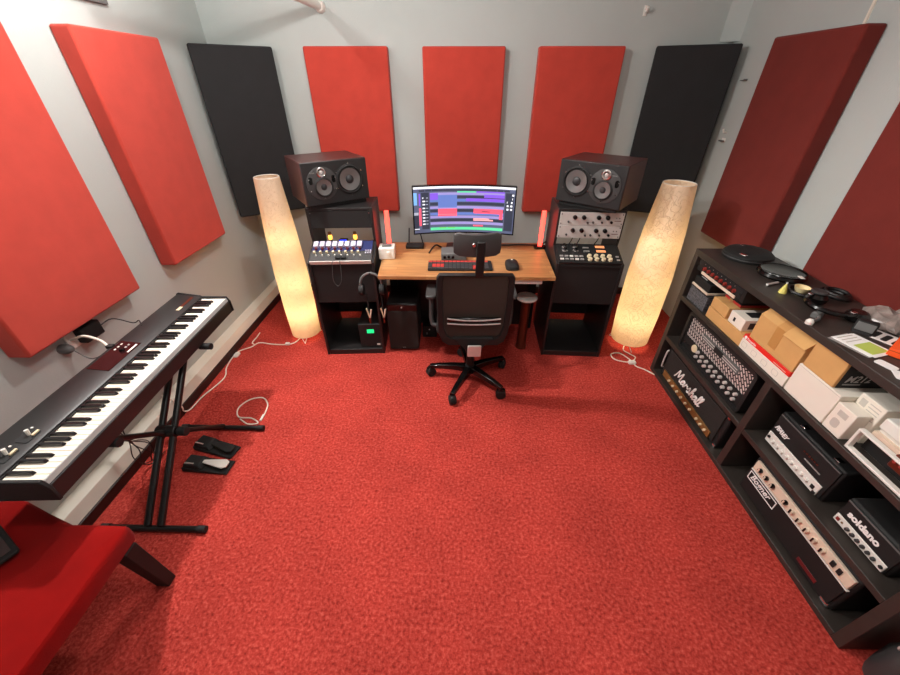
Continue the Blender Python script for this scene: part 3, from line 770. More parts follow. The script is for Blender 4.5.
part('cord', MB().tube(smooth_path([(-1.33, 2.58, .02), (-1.36, 2.535, .004), (-1.42, 2.50, .004), (-1.54, 2.50, .004), (-1.66, 2.52, .004), (-1.70, 2.46, .004), (-1.78, 2.38, .004), (-1.79 + .02, 2.20, .004), (-1.72, 2.06, .004), (-1.765, 1.86, .006), (-1.77, 1.74, .01), (-1.784, 1.70, .03), (-1.784, 1.70, .075), (-1.83, 1.70, .14), (-1.893, 1.72, .15)]), .0045, 6), CABLEW, t)
part('switch', MB().loft([[(-1.765 + a * q, 2.345 + b * q, h) for a, b in rrect(-.02, .02, -.032, .032, .015)] for q, h in ((.9, 0.0008), (1, .008), (.8, .017))]), WHITE, t)
part('plug', MB().box(-1.43, -1.395, 2.49, 2.512, .0008, .02), WHITE, t, .003)
part('cord_tail', MB().tube(smooth_path([(-1.69, 2.49, .006), (-1.72, 2.52, .005), (-1.72, 2.60, .005), (-1.725, 2.67, .004)]), .005, 6), CABLEW, t)
t = thing('lamp_cord', 'white coiled cord with inline switch in front of the right paper lamp', 'cord')
part('cord', MB().tube(smooth_path([(1.40, 2.54, .03), (1.37, 2.48, .006), (1.40, 2.43, .004), (1.43, 2.38, .004), (1.36, 2.32, .004), (1.26, 2.35, .004), (1.25, 2.42, .004), (1.32, 2.43, .008), (1.37, 2.34, .012), (1.39, 2.27, .005), (1.44, 2.23, .004), (1.49, 2.17, .004)]), .0045, 6), CABLEW, t)
part('switch', MB().loft([[(1.375 + a * q, 2.31 + b * q, h) for a, b in rrect(-.032, .032, -.02, .02, .015)] for q, h in ((.9, 0.0008), (1, .01), (.8, .019))]), WHITE, t)

# ------------------------------------------------------------------ stage piano on its stand
PL, PRZ = (-1.325, .69, .648), R(92.6)
t = thing('stage_piano', 'long black stage piano on an X stand along the left wall', 'keyboard', PL, PRZ)
L_ = 1.275; D_ = .295
body = [(0, 0), (0, .066), (.004, .070), (.006, .067), (.152, .067), (.155, .1), (.165, .104), (D_ - .01, .122), (D_, .118), (D_, .01), (D_ - .01, 0)]
part('body', MB().prism(body, .014, L_ - .014, 'x'), BLACK, t, .003)
endp = [(-.004, 0), (-.004, .066), (.012, .098), (.155, .1), (.165, .106), (D_ - .008, .126), (D_ + .004, .12), (D_ + .004, .008), (D_ - .01, 0)]
for a, b in ((0, .0138), (L_ - .0138, L_)):
    part('end_cheek', MB().prism(endp, a, b, 'x'), BLACKM, t, .003)
part('key_slip', MB().prism([(.0045, .0705), (.009, .089), (.0125, .0895), (.0125, .0705)], .0145, L_ - .0145, 'x'), KEYF, t)
part('name_felt', MB().box(.0145, L_ - .0145, .1495, .1545, .067, .0945), BLACKM, t)
nW = 52; kw = (L_ - .034) / nW
wk0 = None
for k in range(nW):
    mb = MB().box(0, kw - .0018, .0135, .149, .068, .0895)
    part('white_key', mb, KEYW, t, .0012, loc=(.017 + k * kw, 0, 0), seg=1)
idx = 0
for k in range(nW - 1):
    # lowest key is A ; black keys after A, C, D, F, G
    note = 'ABCDEFG'[k % 7]
    if note in 'ACDFG':
        mb = MB().loft([[(-.0068, .06, .0), (.0068, .06, 0), (.0068, .1485, 0), (-.0068, .1485, 0)], [(-.0052, .067, .0115), (.0052, .067, .0115), (.0052, .1485, .0115), (-.0052, .1485, .0115)]])
        part('black_key', mb, KEYB, t, .001, loc=(.017 + (k + 1) * kw, 0, .0897), seg=1)
slope = math.atan2(.018, D_ - .175)
CM = Matrix.Translation((0, .165, .1043)) @ Matrix.Rotation(slope, 4, 'X')
part('control_panel', MB(CM).prism([(.555, .02), (.77, .02), (.77, .11), (.555, .11)], 0, .0018, 'z'), MAROOND, t, label='glossy maroon display panel')
for k in range(3): part('button', MB(CM).box(.745 - .022 * k - .006, .745 - .022 * k + .004, .088, .094, .002, .004), WHITE, t)
part('button', MB(CM).box(.69, .755, .026, .034, .002, .004), WHITE, t, .001)
part('dial', MB(CM).lathe([(.011, 0), (.010, .012), (0, .012)], 16, c=(.70, .06, .002)), BLACKG, t)
for k in range(2): part('button', MB(CM).box(.72 + .02 * k, .73 + .02 * k, .056, .064, .002, .004), LGREY, t)
part('badge', MB(CM).box(1.09, 1.24, .022, .036, .0002, .0014), COPPER, t, label='coppery maker strip')
part('badge', MB(CM).box(1.085, 1.125, .018, .034, .0015, .0022), CREAM, t)
for i, (x, y) in enumerate(((.215, .035), (.13, .035))):
    part('joystick_plate', MB(CM).prism([(x - .03 + a, y + b) for a, b in rrect(-.03, .03, -.022, .022, .008)], 0, .002, 'z'), BLACKM, t)
    part('joystick', MB(CM).tube([(x - .025, y, .002), (x - .022, y + .005, .024)], .005, 8, .007), WHITE, t)
    part('lever', MB(CM).box(x - .03, x - .003, y - .018, y - .010, .0022, .010), CREAM, t, .002)
    part('button', MB(CM).lathe([(.004, 0), (.004, .004), (0, .004)], 8, c=(x + .005, y + .015, .002)), WHITE, t)
# X stand
t = thing('keyboard_stand', 'black double braced X stand carrying the stage piano', 'keyboard stand', (0, 0, 0))
for dx in (-.033, .033):
    part('leg', MB().tube([(-1.455 + dx, .94, .035), (-1.505 + dx, 1.60, .618)], .0165, 10), STEEL, t)
part('leg', MB().tube([(-1.455, 1.575, .035), (-1.50, .955, .618)], .013, 10), STEEL, t)
for y in (.935, 1.578):
    part('foot_bar', MB().tube([(-1.70, y, .016), (-1.225, y, .016)], .015, 10), STEEL, t)
    for x in (-1.70, -1.225): part('foot_cap', MB().tube([(x - .02, y, .0175), (x + .02, y, .0175)], .0172, 10), BLACKM, t)
for y in (.95, 1.605):
    part('arm_bar', MB().tube([(-1.70, y, .628), (-1.37, y, .628)], .0145, 10), STEEL, t)
    for x in (-1.70, -1.36): part('arm_cap', MB().tube([(x - .03, y, .628), (x + .03, y, .628)], .0185, 10), BLACKM, t)
part('pivot_plate', MB().lathe([(.03, -.05), (.03, .05)], 20, c=(-1.48, 1.272, .329), axis='x'), STEEL, t, .004)
part('pivot_knob', MB().tube([(-1.425, 1.272, .329), (-1.38, 1.272, .329)], .024, 10), BLACKM, t, .004)
# pedals
def pedal(label, loc, rz, mfoot):
    t = thing('sustain_pedal', label, 'pedal', loc, rz, 'sustain pedals on the carpet')
    part('base', MB().loft([[(-.045, -.13, 0), (.045, -.13, 0), (.045, .13, 0), (-.045, .13, 0)], [(-.045, -.13, .012), (.045, -.13, .012), (.045, .13, .03), (-.045, .13, .03)]]), BLACKM, t, .004)
    part('housing', MB().loft([[(-.042, .01, .0245), (.042, .01, .0245), (.042, .125, .031), (-.042, .125, .031)], [(-.034, .03, .05), (.034, .03, .05), (.034, .115, .055), (-.034, .115, .055)]]), BLACKM, t, .005)
    part('treadle', MB().loft([[(-.010, .02, .042), (.010, .02, .042), (.010, .02, .050), (-.010, .02, .050)], [(-.020, -.04, .038), (.020, -.04, .038), (.020, -.04, .047), (-.020, -.04, .047)], [(-.030, -.10, .034), (.030, -.10, .034), (.030, -.10, .043), (-.030, -.10, .043)], [(-.018, -.122, .032), (.018, -.122, .032), (.018, -.122, .04), (-.018, -.122, .04)]]), mfoot, t, .003)
    part('hinge_pin', MB().box(-.03, -.022, .055, .11, .0555, .058), CHROME, t)
pedal('black sustain pedal with a bright metal treadle, the nearer of the two', (-1.40, 1.30, 0), R(86), WHITE)
pedal('all black sustain pedal lying behind the bright one', (-1.42, 1.425, 0), R(76), BLACKM)
t = thing('piano_lead', 'white lead looping on the carpet by the far foot of the stand', 'cable')
part('lead', MB().tube(smooth_path([(-1.40, 1.66, .006), (-1.33, 1.62, .005), (-1.27, 1.63, .005), (-1.33, 1.60 + .07, .005), (-1.42, 1.68, .005), (-1.46, 1.76, .005), (-1.42, 1.84, .005), (-1.34, 1.86, .005), (-1.28, 1.80, .005), (-1.262, 1.72, .005), (-1.262, 1.66, .006)]), .0045, 6), CABLEW, t)
part('connector', MB().tube([(-1.262, 1.70, .007), (-1.262, 1.65, .007)], .0068, 8), WHITE, t)
t = thing('loose_cables', 'tangle of thin dark cables hanging under the piano against the plinth', 'cable')
for i in range(5):
    random.seed(20 + i)
    pts = [(-1.60 + random.uniform(-.02, .02), 1.15 + .02 * i, .64), (-1.66 + random.uniform(-.05, .05), 1.2 + random.uniform(-.04, .06), .48), (-1.68 + random.uniform(-.05, .05), 1.24 + random.uniform(-.06, .06), .34), (-1.70 + random.uniform(-.04, .04), 1.26 + random.uniform(-.06, .08), .18), (-1.72 + random.uniform(-.02, .04), 1.30 + random.uniform(-.05, .05), .06), (-1.72, 1.32 + .02 * i, .006)]
    part('cable', MB().tube(smooth_path(pts, 6), .0028, 6), CABLEB, t)
# adapter at the wall outlet, cables at the piano's back edge
t = thing('wall_adapter', 'black plug-in adapter on the left wall under the red panel', 'adapter', (-1.899, 1.53, .74), R(90))
part('body', MB().box(-.055, .055, -.06, -.012, -.01, .07), BLACKM, t, .008)
part('socket_plate', MB().box(-.10, .08, -.0115, 0, -.02, .075), WHITE, t, .003)
part('lead', MB().tube(smooth_path([(.05, -.035, .02), (.12, -.06, .03), (.16, -.12, -.02), (.13, -.19, .015), (.06, -.262, .028)]), .003, 6), CABLEB, t)
t = thing('wall_plug', 'grey plug with a thin lead beside the black wall adapter', 'plug', (-1.899, 1.40, .75), R(90))
part('body', MB().lathe([(.024, 0), (.024, -.03), (.015, -.05), (.008, -.055)], 16, axis='y'), GREY, t)
part('lead', MB().tube(smooth_path([(0, -.05, 0), (.0, -.10, -.05), (-.01, -.16, -.04), (-.03, -.25, .012)]), .003, 6), GREY, t)
t = thing('usb_lead', 'thick white lead arching from the wall to the piano back', 'cable')
part('lead', MB().tube(smooth_path([(-1.888, 1.45, .765), (-1.80, 1.44, .80), (-1.72, 1.43, .785), (-1.66, 1.40, .770)]), .006, 8), CABLEW, t)
part('plug', MB().box(-1.665, -1.635, 1.388, 1.412, .762, .778), BLACKM, t, .002)

# ------------------------------------------------------------------ red bench at lower left
t = thing('bench', 'bench with a red velvet seat in the lower left corner', 'bench', (0, 0, 0))
out = [(-1.185, -.55), (-1.172, .0), (-1.172, .45), (-1.178, .685), (-1.19, .702), (-1.29, .704), (-1.40, .706), (-1.52, .745), (-1.66, .795), (-1.74, .80), (-1.76, .78), (-1.76, -.55)]
cx_, cy_ = -1.47, .1
def sc(q): return [(cx_ + (a - cx_) * q, cy_ + (b - cy_) * q) for a, b in out]
def lump(a, b):  # shallow dip where the cover sags
    return -.012 * math.exp(-((a + 1.5) ** 2 + (b - .62) ** 2) / .01) - .004 * math.sin(9 * a) * math.sin(7 * b)
rings = []
for q, h in ((.975, .405), (.995, .41), (1.0, .425), (1.0, .462), (.993, .474), (.975, .480), (.8, .482), (.5, .484), (.2, .485)):
    rings.append([(a, b, h + (lump(a, b) if h > .47 else 0)) for a, b in sc(q)])
part('seat', MB().loft(rings), VELVET, t)
part('frame', MB().box(-1.72, -1.23, -.50, .645, .355, .404), BLACKM, t, .004)
for x, y, dx in ((-1.212, .655, -.05), (-1.235, -.48, -.03), (-1.70, .64, .03), (-1.70, -.48, .03)):
    sy = .06 if y > 0 else -.02
    part('leg', MB().loft([[(x + a, y + b, .404) for a, b in ((-.034, -.026), (.034, -.026), (.034, .026), (-.034, .026))], [(x + dx + a, y + sy + b, 0) for a, b in ((-.03, -.022), (.03, -.022), (.03, .022), (-.03, .022))]]), BLACKM, t, .004)
t = thing('tablet', 'dark framed tablet lying flat on the red velvet bench', 'tablet', (-1.60, .60, .4865), R(-28))
part('body', MB().prism(rrect(-.11, .11, -.06, .06, .012), 0, .012, 'z'), BLACKM, t, .003)
part('screen', MB().box(-.092, .092, -.046, .046, .0122, .0136), MAROOND, t)

# ------------------------------------------------------------------ shelf unit on the right
SX0, SX1, SY0, SY1, SH = 1.49, 1.885, .535, 2.25, .96
t = thing('shelf_unit', 'low black-brown shelf unit along the right wall, full of amplifiers', 'shelf unit', (0, 0, 0))
part('side_panel', MB().box(SX0, SX1, SY1 - .04, SY1, 0, SH - .0352), SHELFB, t, .002)
part('side_panel', MB().box(SX0, SX1, SY0, SY0 + .04, 0, SH - .0352), SHELFB, t, .002)
part('divider', MB().box(SX0 + .001, SX1, 1.345, 1.385, .0302, .6198), SHELFB, t, .002)
part('top_board', MB().box(SX0, SX1, SY0, SY1, SH - .035, SH), SHELFB, t, .002)
part('bottom_board', MB().box(SX0, SX1, SY0 + .0402, SY1 - .0402, 0, .03), SHELFB, t, .002)
part('long_shelf', MB().box(SX0, SX1, SY0 + .0402, SY1 - .0402, .62, .65), SHELFB, t, .002)
part('short_shelf', MB().box(SX0 + .002, SX1, SY0 + .0402, 1.3448, .30, .33), SHELFB, t, .002)
part('short_shelf', MB().box(SX0 + .002, SX1, 1.3852, SY1 - .0402, .30, .33), SHELFB, t, .002)
part('back_board', MB().box(SX1 - .008, SX1 - .001, SY0 + .0402, 1.3448, .031, .6195), SHELFB, t)

FR = R(-90)   # shelf things: local x runs to the viewer's right (-y), local y into the shelf, local z up
def front_thing(name, label, cat, x, yfar, z, group=None): return thing(name, label, cat, (x, yfar, z + .0005), FR, group)

# chequer-plate amplifier
t = front_thing('guitar_amplifier', 'black amplifier head with diamond plate front on the upper far shelf', 'amplifier', 1.515, 2.105, .33, 'amplifier heads in the shelf unit')
w = .655
part('cabinet', MB().ring(rrect(0, w, 0, .268, .028), [(max(.022, min(w - .022, a)), max(.022, min(.246, b))) for a, b in rrect(0, w, 0, .268, .028)], 0, .24, 'y'), TOLEX, t)
part('back_board', MB().box(.0222, w - .0222, .22, .235, .0222, .2458), BLACKM, t)
part('front_plate', MB().box(.0225, w - .0225, .02, .03, .10, .2455), DIAMOND, t, label='bright diamond plate')
part('vent_grille', MB().box(.17, .52, .016, .0198, .16, .205), GREY, t, .002)
for k in range(2): part('vent_slat', MB().box(.18, .51, .013, .0158, .172 + .014 * k, .176 + .014 * k), SILVER, t)
part('badge', MB().box(.30, .38, .010, .0128, .165, .20), BLACKM, t, .002)
part('control_panel', MB().box(.0225, w - .0225, .012, .03, .0222, .0995), BLACKM, t)
for k in range(9):
    for j in range(2): knob(t, .20 + .048 * k, .045 + .034 * j, .012, .0105, .016, SILVER)
for k in range(3): part('toggle', MB().tube([(.05 + .025 * k, .012, .06), (.05 + .025 * k, -.006, .068)], .004, 8), CHROME, t)
part('emblem', MB().lathe([(.026, 0), (.024, -.006), (.015, -.008), (0, -.008)], 20, c=(.155, .0115, .075), axis='y'), CREAM, t, label='cream coloured oval emblem')
part('handle', MB().tube(smooth_path([(w / 2 - .1, .12, .2685), (w / 2 - .08, .12, .284), (w / 2 + .08, .12, .284), (w / 2 + .1, .12, .2685)], 5), .008, 8), BLACKM, t)

# script-logo amplifier with gold panel
t = front_thing('guitar_amplifier', 'black amplifier head with white script name and gold panel on the bottom far shelf', 'amplifier', 1.512, 2.165, .03, 'amplifier heads in the shelf unit')
w = .70
part('cabinet', MB().box(0, w, .012, .24, 0, .255), TOLEX, t, .012)
part('front_board', MB().box(.03, w - .03, .002, .0118, .03, .235), GRILLE, t, .002)
part('gold_panel', MB().box(.055, w - .06, -.006, .0018, .025, .072), GOLD, t, .001, label='gold control strip')
for k in range(6): knob(t, .15 + .056 * k, .048, -.006, .009, .012, CREAM)
for k in range(3): knob(t, .51 + .045 * k, .048, -.006, .009, .012, CREAM)
sp = [(0, 0), (.15, .6), (.38, 1.9), (.6, 1.2), (.8, .5), (1.05, 1.2), (1.36, 1.95), (1.42, 1.0), (1.45, .15), (1.75, .15), (2.2, .8), (2.5, .95), (2.1, 1.0), (1.85, .5), (2.05, .04), (2.4, .4), (2.55, .95), (2.55, .15), (2.8, .2), (2.95, 1.05), (3.06, .82), (3.3, .92), (3.4, .72), (3.6, .55), (3.95, 1.2), (4.06, .7), (4.14, .25), (3.92, .03), (3.72, .18), (4.15, .12), (4.45, .4), (4.8, 1.6), (4.7, 2.0), (4.56, 1.6), (4.52, .02), (4.62, .6), (4.88, .95), (5.0, .7), (5.0, .1), (5.2, .2), (5.6, .8), (5.9, .95), (5.5, 1.0), (5.25, .5), (5.45, .04), (5.8, .4), (5.95, .95), (5.95, .15), (6.15, .2), (6.5, 1.6), (6.4, 2.0), (6.28, 1.6), (6.32, .1), (6.6, .2), (6.95, 1.6), (6.85, 2.0), (6.73, 1.6), (6.78, .1), (7.1, .3)]
part('script_name', MB().tube(smooth_path([(.165 + .043 * (u + .28 * v), 0, .108 + .04 * v) for u, v in sp], 4), .0046, 6), WPRINT, t)
part('side_handle', MB().tube(smooth_path([(.018, .0, .07), (.018, -.012, .085), (.018, -.012, .20), (.018, .0, .215)], 5), .0055, 8), SILVER, t)
for x_, z_ in ((w - .012, .243), (w - .012, .012), (.012, .243), (.012, .012)):
    part('corner_cap', MB().loft([[(x_ + a * q, .012 - h, z_ + b * q) for a, b in rrect(-.012, .012, -.012, .012, .005)] for q, h in ((1, 0), (.9, .004), (.5, .006))]), CHROME if x_ > .5 else BLACKM, t)

# lightning-logo amplifier
t = front_thing('guitar_amplifier', 'black amplifier head with a jagged white name on the upper near shelf', 'amplifier', 1.548, 1.287, .33, 'amplifier heads in the shelf unit')
w = .345
part('cabinet', MB().box(0, w, .01, .26, 0, .192), TOLEX, t, .008)
part('front_board', MB().box(.008, w - .008, .003, .0098, .01, .184), BLACKM, t, .001)
part('white_panel', MB().box(.012, w - .022, -.004, .0028, .012, .07), WHITE, t, .002, label='white control panel')
for k in range(8): knob(t, .055 + .03 * k, .040, -.004, .0095, .010, WHITE)
part('jack', MB().lathe([(.007, 0), (.007, -.006), (0, -.006)], 12, c=(.026, -.0042, .045), axis='y'), BLACKM, t)
part('switch', MB().box(w - .055, w - .04, -.008, -.0042, .03, .048), BLACKM, t)
part('switch', MB().box(w - .038, w - .024, -.008, -.0042, .014, .028), BLACKM, t)
part('top_trim', MB().box(.01, w - .01, .0, .0028, .176, .181), GREY, t)
lettering('PEAVEY', .034, WPRINT, t, (.016, .0026, .100), shear=.5, bold=.0016, name='jagged_name', sx=.72, space=.85, rot=(R(90), R(7), 0))
for k in range(2):
    part('corner_cap', MB().box(.09 + k * .18, .115 + k * .18, .02, .045, .1925, .197), CHROME, t, .001)
part('small_print', MB().box(.20, .285, -.0002, .0028, .10, .104), LGREY, t)
for k in range(6): part('print_mark', MB().box(.18 + .014 * k, .188 + .014 * k, -.0002, .0028, .125, .131), COPPER, t)
# ivory panel amplifier with boxed script
t = front_thing('guitar_amplifier', 'black amplifier head with ivory panel and boxed script name on the bottom near shelf', 'amplifier', 1.515, 1.235, .03, 'amplifier heads in the shelf unit')
w = .585
part('cabinet', MB().box(0, w, .012, .26, 0, .232), TOLEX, t, .012)
part('front_board', MB().box(.015, w - .015, .004, .0118, .012, .152), BLACKM, t, .001)
part('ivory_panel', MB().box(.022, w - .012, -.002, .0118, .165, .222), IVORY, t, .002, label='ivory control panel')
part('piping', MB().box(.018, w - .008, -.001, .0118, .1545, .158), WHITE, t)
for k in range(10):
    kk = .065 + .042 * k
    if k == 3: continue
    kn = knob(t, kk, .196, -.002, .0115, .014, BLACKG if k < 5 else IVORY)
    part('pointer', MB().box(-.003, .003, -.018, -.0142, -.010, .013), BLACKG if k >= 5 else IVORY, kn)
for k in range(2): part('switch', MB().box(.485 + .03 * k, .502 + .03 * k, -.008, -.0022, .18, .208), BLACKM, t, .002)
part('name_plate', MB().ring([(.022, .092), (.205, .092), (.205, .142), (.022, .142)], [(.026, .096), (.201, .096), (.201, .138), (.026, .138)], .0015, .0038, 'y'), WPRINT, t)
lettering('Bogner', .046, WPRINT, t, (.035, .0036, .105), shear=.4, bold=.0008, name='script_name', sx=.95)
part('badge', MB().box(.40, .50, .0012, .0038, .035, .055), MAROON, t, .001)
for x_ in (w - .03,): part('corner_cap', MB().loft([[(x_ + a * q, .012 - h, .016 + b * q) for a, b in rrect(-.022, .022, -.012, .012, .005)] for q, h in ((1, 0), (.9, .006), (.5, .010))]), CHROME, t)
# rounded-name amplifier
t = front_thing('guitar_amplifier', 'small black amplifier head with rounded white name at the near end of the shelf', 'amplifier', 1.548, .880, .33, 'amplifier heads in the shelf unit')
w = .232
part('cabinet', MB().box(0, w, .01, .26, 0, .135), TOLEX, t, .010)
part('front_board', MB().box(.008, w - .008, .003, .0098, .008, .126), BLACKM, t, .001)
part('white_panel', MB().box(.012, w - .012, -.003, .0028, .010, .048), WHITE, t, .003, label='white control strip')
part('switch', MB().box(.022, .034, -.007, -.0032, .022, .036), REDK, t)
part('lamp', MB().lathe([(.004, 0), (.004, -.003), (0, -.003)], 8, c=(.046, -.0032, .03), axis='y'), GOLD, t)
for k in range(6): knob(t, .072 + .022 * k, .029, -.003, .0075, .010, DKGREY)
part('jack', MB().lathe([(.007, 0), (.007, -.004), (0, -.004)], 12, c=(.21, -.0032, .029), axis='y'), BLACKM, t)
lettering('soldano', .040, WPRINT, t, (.035, .0026, .068), bold=.0018, name='rounded_name', sx=1.0)
part('top_trim', MB().box(.008, w - .008, -.001, .0028, .122, .128), GREY, t)

# top row, from the far end to the near end
t = front_thing('valve_preamplifier', 'black rack unit with eight red knobs under the far end of the shelf top', 'rack unit', 1.502, 2.19, .848)
part('faceplate', MB().box(0, .42, 0, .008, 0, .072), BLACKM, t, .001)
part('chassis', MB().box(.004, .41, .0082, .24, .004, .068), BLACK, t)
part('ivory_strip', MB().box(.06, .385, -.006, -.0002, -.004, .012), IVORY, t, .001, label='ivory strip under the knobs')
for k in range(8):
    kn = knob(t, .075 + .041 * k, .032, -.0002, .0115, .015, REDK)
    part('pointer', MB().box(-.002, .002, -.019, -.0162, -.008, .010), CHROME, kn)
for k in range(8): part('toggle', MB().tube([(.075 + .041 * k, 0, .058), (.075 + .041 * k, -.010, .061)], .003, 6), CHROME, t)
part('hanger', MB().box(.4202, .445, .0, .10, 0, .0762), BLACK, t, .001)
for x_ in (.012, .41): part('screw', MB().lathe([(.005, 0), (.005, -.003), (0, -.003)], 8, c=(x_, -.0002, .036), axis='y'), CHROME, t)
t = front_thing('printed_carton', 'black speckled carton at the far end of the long shelf', 'box', 1.505, 2.185, .65)
part('carton', MB().box(0, .19, 0, .25, 0, .092), SPECK, t, .002)
part('lid', MB().box(-.001, .191, -.001, .251, .0925, .10), BLACKM, t, .002)
part('label_sticker', MB().box(.03, .09, .02, .06, .1002, .101), WHITE, t)
t = front_thing('effects_unit', 'black device with a beige base lying on the speckled carton', 'device', 1.505, 2.185, .7515)
part('base', MB().box(.0, .17, -.002, .23, 0, .012), IVORY, t, .002)
part('case', MB().box(.004, .165, .004, .22, .0122, .062), BLACKM, t, .004)
part('display', MB().box(.03, .09, .02, .028, .0622, .0632), WHITE, t)
part('button', MB().lathe([(.005, 0), (.004, .003), (0, .003)], 10, c=(.13, .05, .0622)), WHITE, t)
# cardboard
t = front_thing('cardboard_box', 'low brown cardboard box open in front, under the small white carton', 'box', 1.502, 1.955, .65, 'brown cardboard boxes on the long shelf')
part('carton', MB().box(0, .32, 0, .33, 0, .066), CARD, t, .002)
part('flap', MB().prism([(.09, .0662), (.10, .0662), (.095, .07), (.088, .07)], .002, .32, 'y'), CARD, t)
t = front_thing('cardboard_box', 'brown cardboard box with worn edges left of the small white carton', 'box', 1.503, 1.952, .7205, 'brown cardboard boxes on the long shelf')
part('carton', MB().box(0, .145, 0, .33, 0, .062), CARD, t, .003)
part('tape_strip', MB().box(.065, .08, -.0006, .20, .0622, .0628), TAPE, t)
t = front_thing('red_case', 'flat red case lying on the brown box under the red-knobbed rack unit', 'case', 1.56, 1.95, .784)
part('lower_shell', MB().box(0, .14, 0, .22, 0, .014), BOOKRED, t, .003)
part('upper_shell', MB().box(.0, .14, 0, .22, .0142, .022), BLACKM, t, .003)
part('clasp', MB().box(.05, .08, -.004, -.0002, .006, .016), CHROME, t)
t = front_thing('small_carton', 'small white carton with black picture on the low brown box', 'box', 1.51, 1.792, .7165)
part('carton', MB().box(0, .115, 0, .24, 0, .066), WBOX, t, .002)
part('picture', MB().box(.035, .05, -.0008, -.0002, .02, .042), BLACKM, t)
part('picture', MB().box(.03, .085, .05, .13, .0662, .0668), BLACKM, t)
part('side_print', MB().box(.1152, .1158, .03, .12, .012, .05), DKGREY, t)
# interface carton with red band
t = front_thing('interface_carton', 'long white carton with a red top band and white name', 'box', 1.502, 1.635, .65)
part('carton', MB().box(0, .322, 0, .26, 0, .058), WBOX, t, .002)
part('red_band', MB().box(0, .322, 0, .26, .0582, .083), REDP, t, .002, label='red upper band')
part('logo_ring', MB().lathe([(.0085, 0), (.0085, -.0008), (0, -.0008)], 16, c=(.018, -.0002, .069), axis='y'), WPRINT, t)
lettering('Focusrite', .017, WPRINT, t, (.03, -.0002, .0635), bold=.0003, name='maker_name', depth=.0004)
part('web_print', MB().box(.22, .30, -.0008, -.0002, .066, .069), IVORY, t)
for k in range(4): part('outline_print', MB().ring([(.03 + .075 * k + a, .03 + b) for a, b in rrect(-.018, .018, -.014, .014, .008)], [(.03 + .075 * k + a, .03 + b) for a, b in rrect(-.0165, .0165, -.0125, .0125, .007)], -.0008, -.0002, 'y'), PRINT, t)
# big taped box
t = front_thing('cardboard_box', 'large brown taped cardboard box on the red-banded carton', 'box', 1.502, 1.605, .7345, 'brown cardboard boxes on the long shelf')
part('carton', MB().prism([(0, 0), (0, .135), (.045, .184), (.32, .184), (.32, 0)], 0, .292, 'x'), CARD, t, .003)
part('tape_strip', MB().prism([(-.0008, .03), (-.0008, .1352), (.0445, .1848), (.2, .1848), (.2, .1843), (.0452, .1843), (-.0002, .135), (-.0002, .03)], .115, .165, 'x'), TAPE, t)
part('top_flap', MB().prism([(-.012, .125), (.045, .188), (.30, .188), (.30, .1855), (.046, .1855), (-.004, .13)], .17, .296, 'x'), CARD, t)
# white carton and brown box on it
t = front_thing('white_carton', 'largest plain white carton on the long shelf, below the near brown box', 'box', 1.502, 1.305, .65, 'white cartons on the long shelf')
part('carton', MB().box(0, .213, 0, .30, 0, .148), WBOX, t, .003)
part('lid_seam', MB().box(-.0006, .2136, -.0006, .2, .140, .1415), PRINT, t)
t = front_thing('cardboard_box', 'brown cardboard box with black printed end standing on the largest white carton', 'box', 1.504, 1.295, .799, 'brown cardboard boxes on the long shelf')
part('carton', MB().box(0, .152, 0, .28, 0, .122), CARD, t, .003)
part('edge_seam', MB().box(.0, .152, .135, .139, .1222, .1226), TAPE, t)
part('printed_side', MB().box(.1522, .1534, .012, .28, 0, .121), BLACKM, t, label='black printed end of the brown box')
lettering('M212', .046, PALEGREY, t, (.1536, .03, .028), rot=(R(90), 0, R(90)), shear=.3, bold=.0005, name='model_print', depth=.0003, sx=.95)
part('print_block', MB().box(.1535, .154, .05, .15, .082, .105), DKGREY, t)
part('print_line', MB().box(.1535, .154, .03, .10, .014, .021), LGREY, t)
t = front_thing('small_carton', 'small white carton printed with a grey mouse picture on the shelf edge', 'box', 1.502, 1.088, .65, 'white cartons on the long shelf')
part('carton', MB().box(0, .082, 0, .058, 0, .125), WBOX, t, .003)
part('picture', MB().prism([(.035 + a, .045 + b) for a, b in rrect(-.016, .016, -.02, .02, .012)], -.0008, -.0002, 'y'), PRINT, t)
part('print_block', MB().box(.022, .06, -.0008, -.0002, .08, .105), PRINT, t)
t = front_thing('small_carton', 'white carton printed with grey text behind the mouse-picture carton', 'box', 1.563, 1.088, .65, 'white cartons on the long shelf')
part('carton', MB().box(0, .10, 0, .20, 0, .175), WBOX, t, .003)
part('print_block', MB().box(.012, .036, -.0008, -.0002, .13, .16), PRINT, t)
for k in range(5): part('print_line', MB().box(.045, .088, -.0008, -.0002, .10 + .014 * k, .104 + .014 * k), PRINT, t)
# white unit with dark recess
t = front_thing('white_amplifier', 'white metal unit with an open dark front at the near end of the long shelf', 'amplifier', 1.502, .965, .65)
part('upper_case', MB().box(0, .385, .04, .20, .118, .166), WHITE, t, .006)
part('lower_case', MB().box(0, .385, .056, .20, 0, .1175), WHITE, t, .004)
part('front_frame', MB().ring([(-.012, 0), (.385, 0), (.385, .098), (-.012, .098)], [(-.002, .01), (.375, .01), (.375, .09), (-.002, .09)], -.004, .02, 'y'), WHITE, t, .003)
part('inner_panel', MB().box(.0, .374, .045, .0555, .0105, .06), BLACKM, t)
part('pink_panel', MB().box(.0, .374, .04, .0555, .0605, .1), IVORY, t, label='pale pinkish inner strip')
for x_ in (.11, .235): part('module', MB().box(x_, x_ + .05, .012, .0395, .05, .105), COPPER, t, .003)
for x_ in (.11, .235):
    for k in range(2): part('screw', MB().lathe([(.006, 0), (.006, -.006), (0, -.006)], 10, c=(x_ + .014 + .022 * k, .0118, .08), axis='y'), CHROME, t)
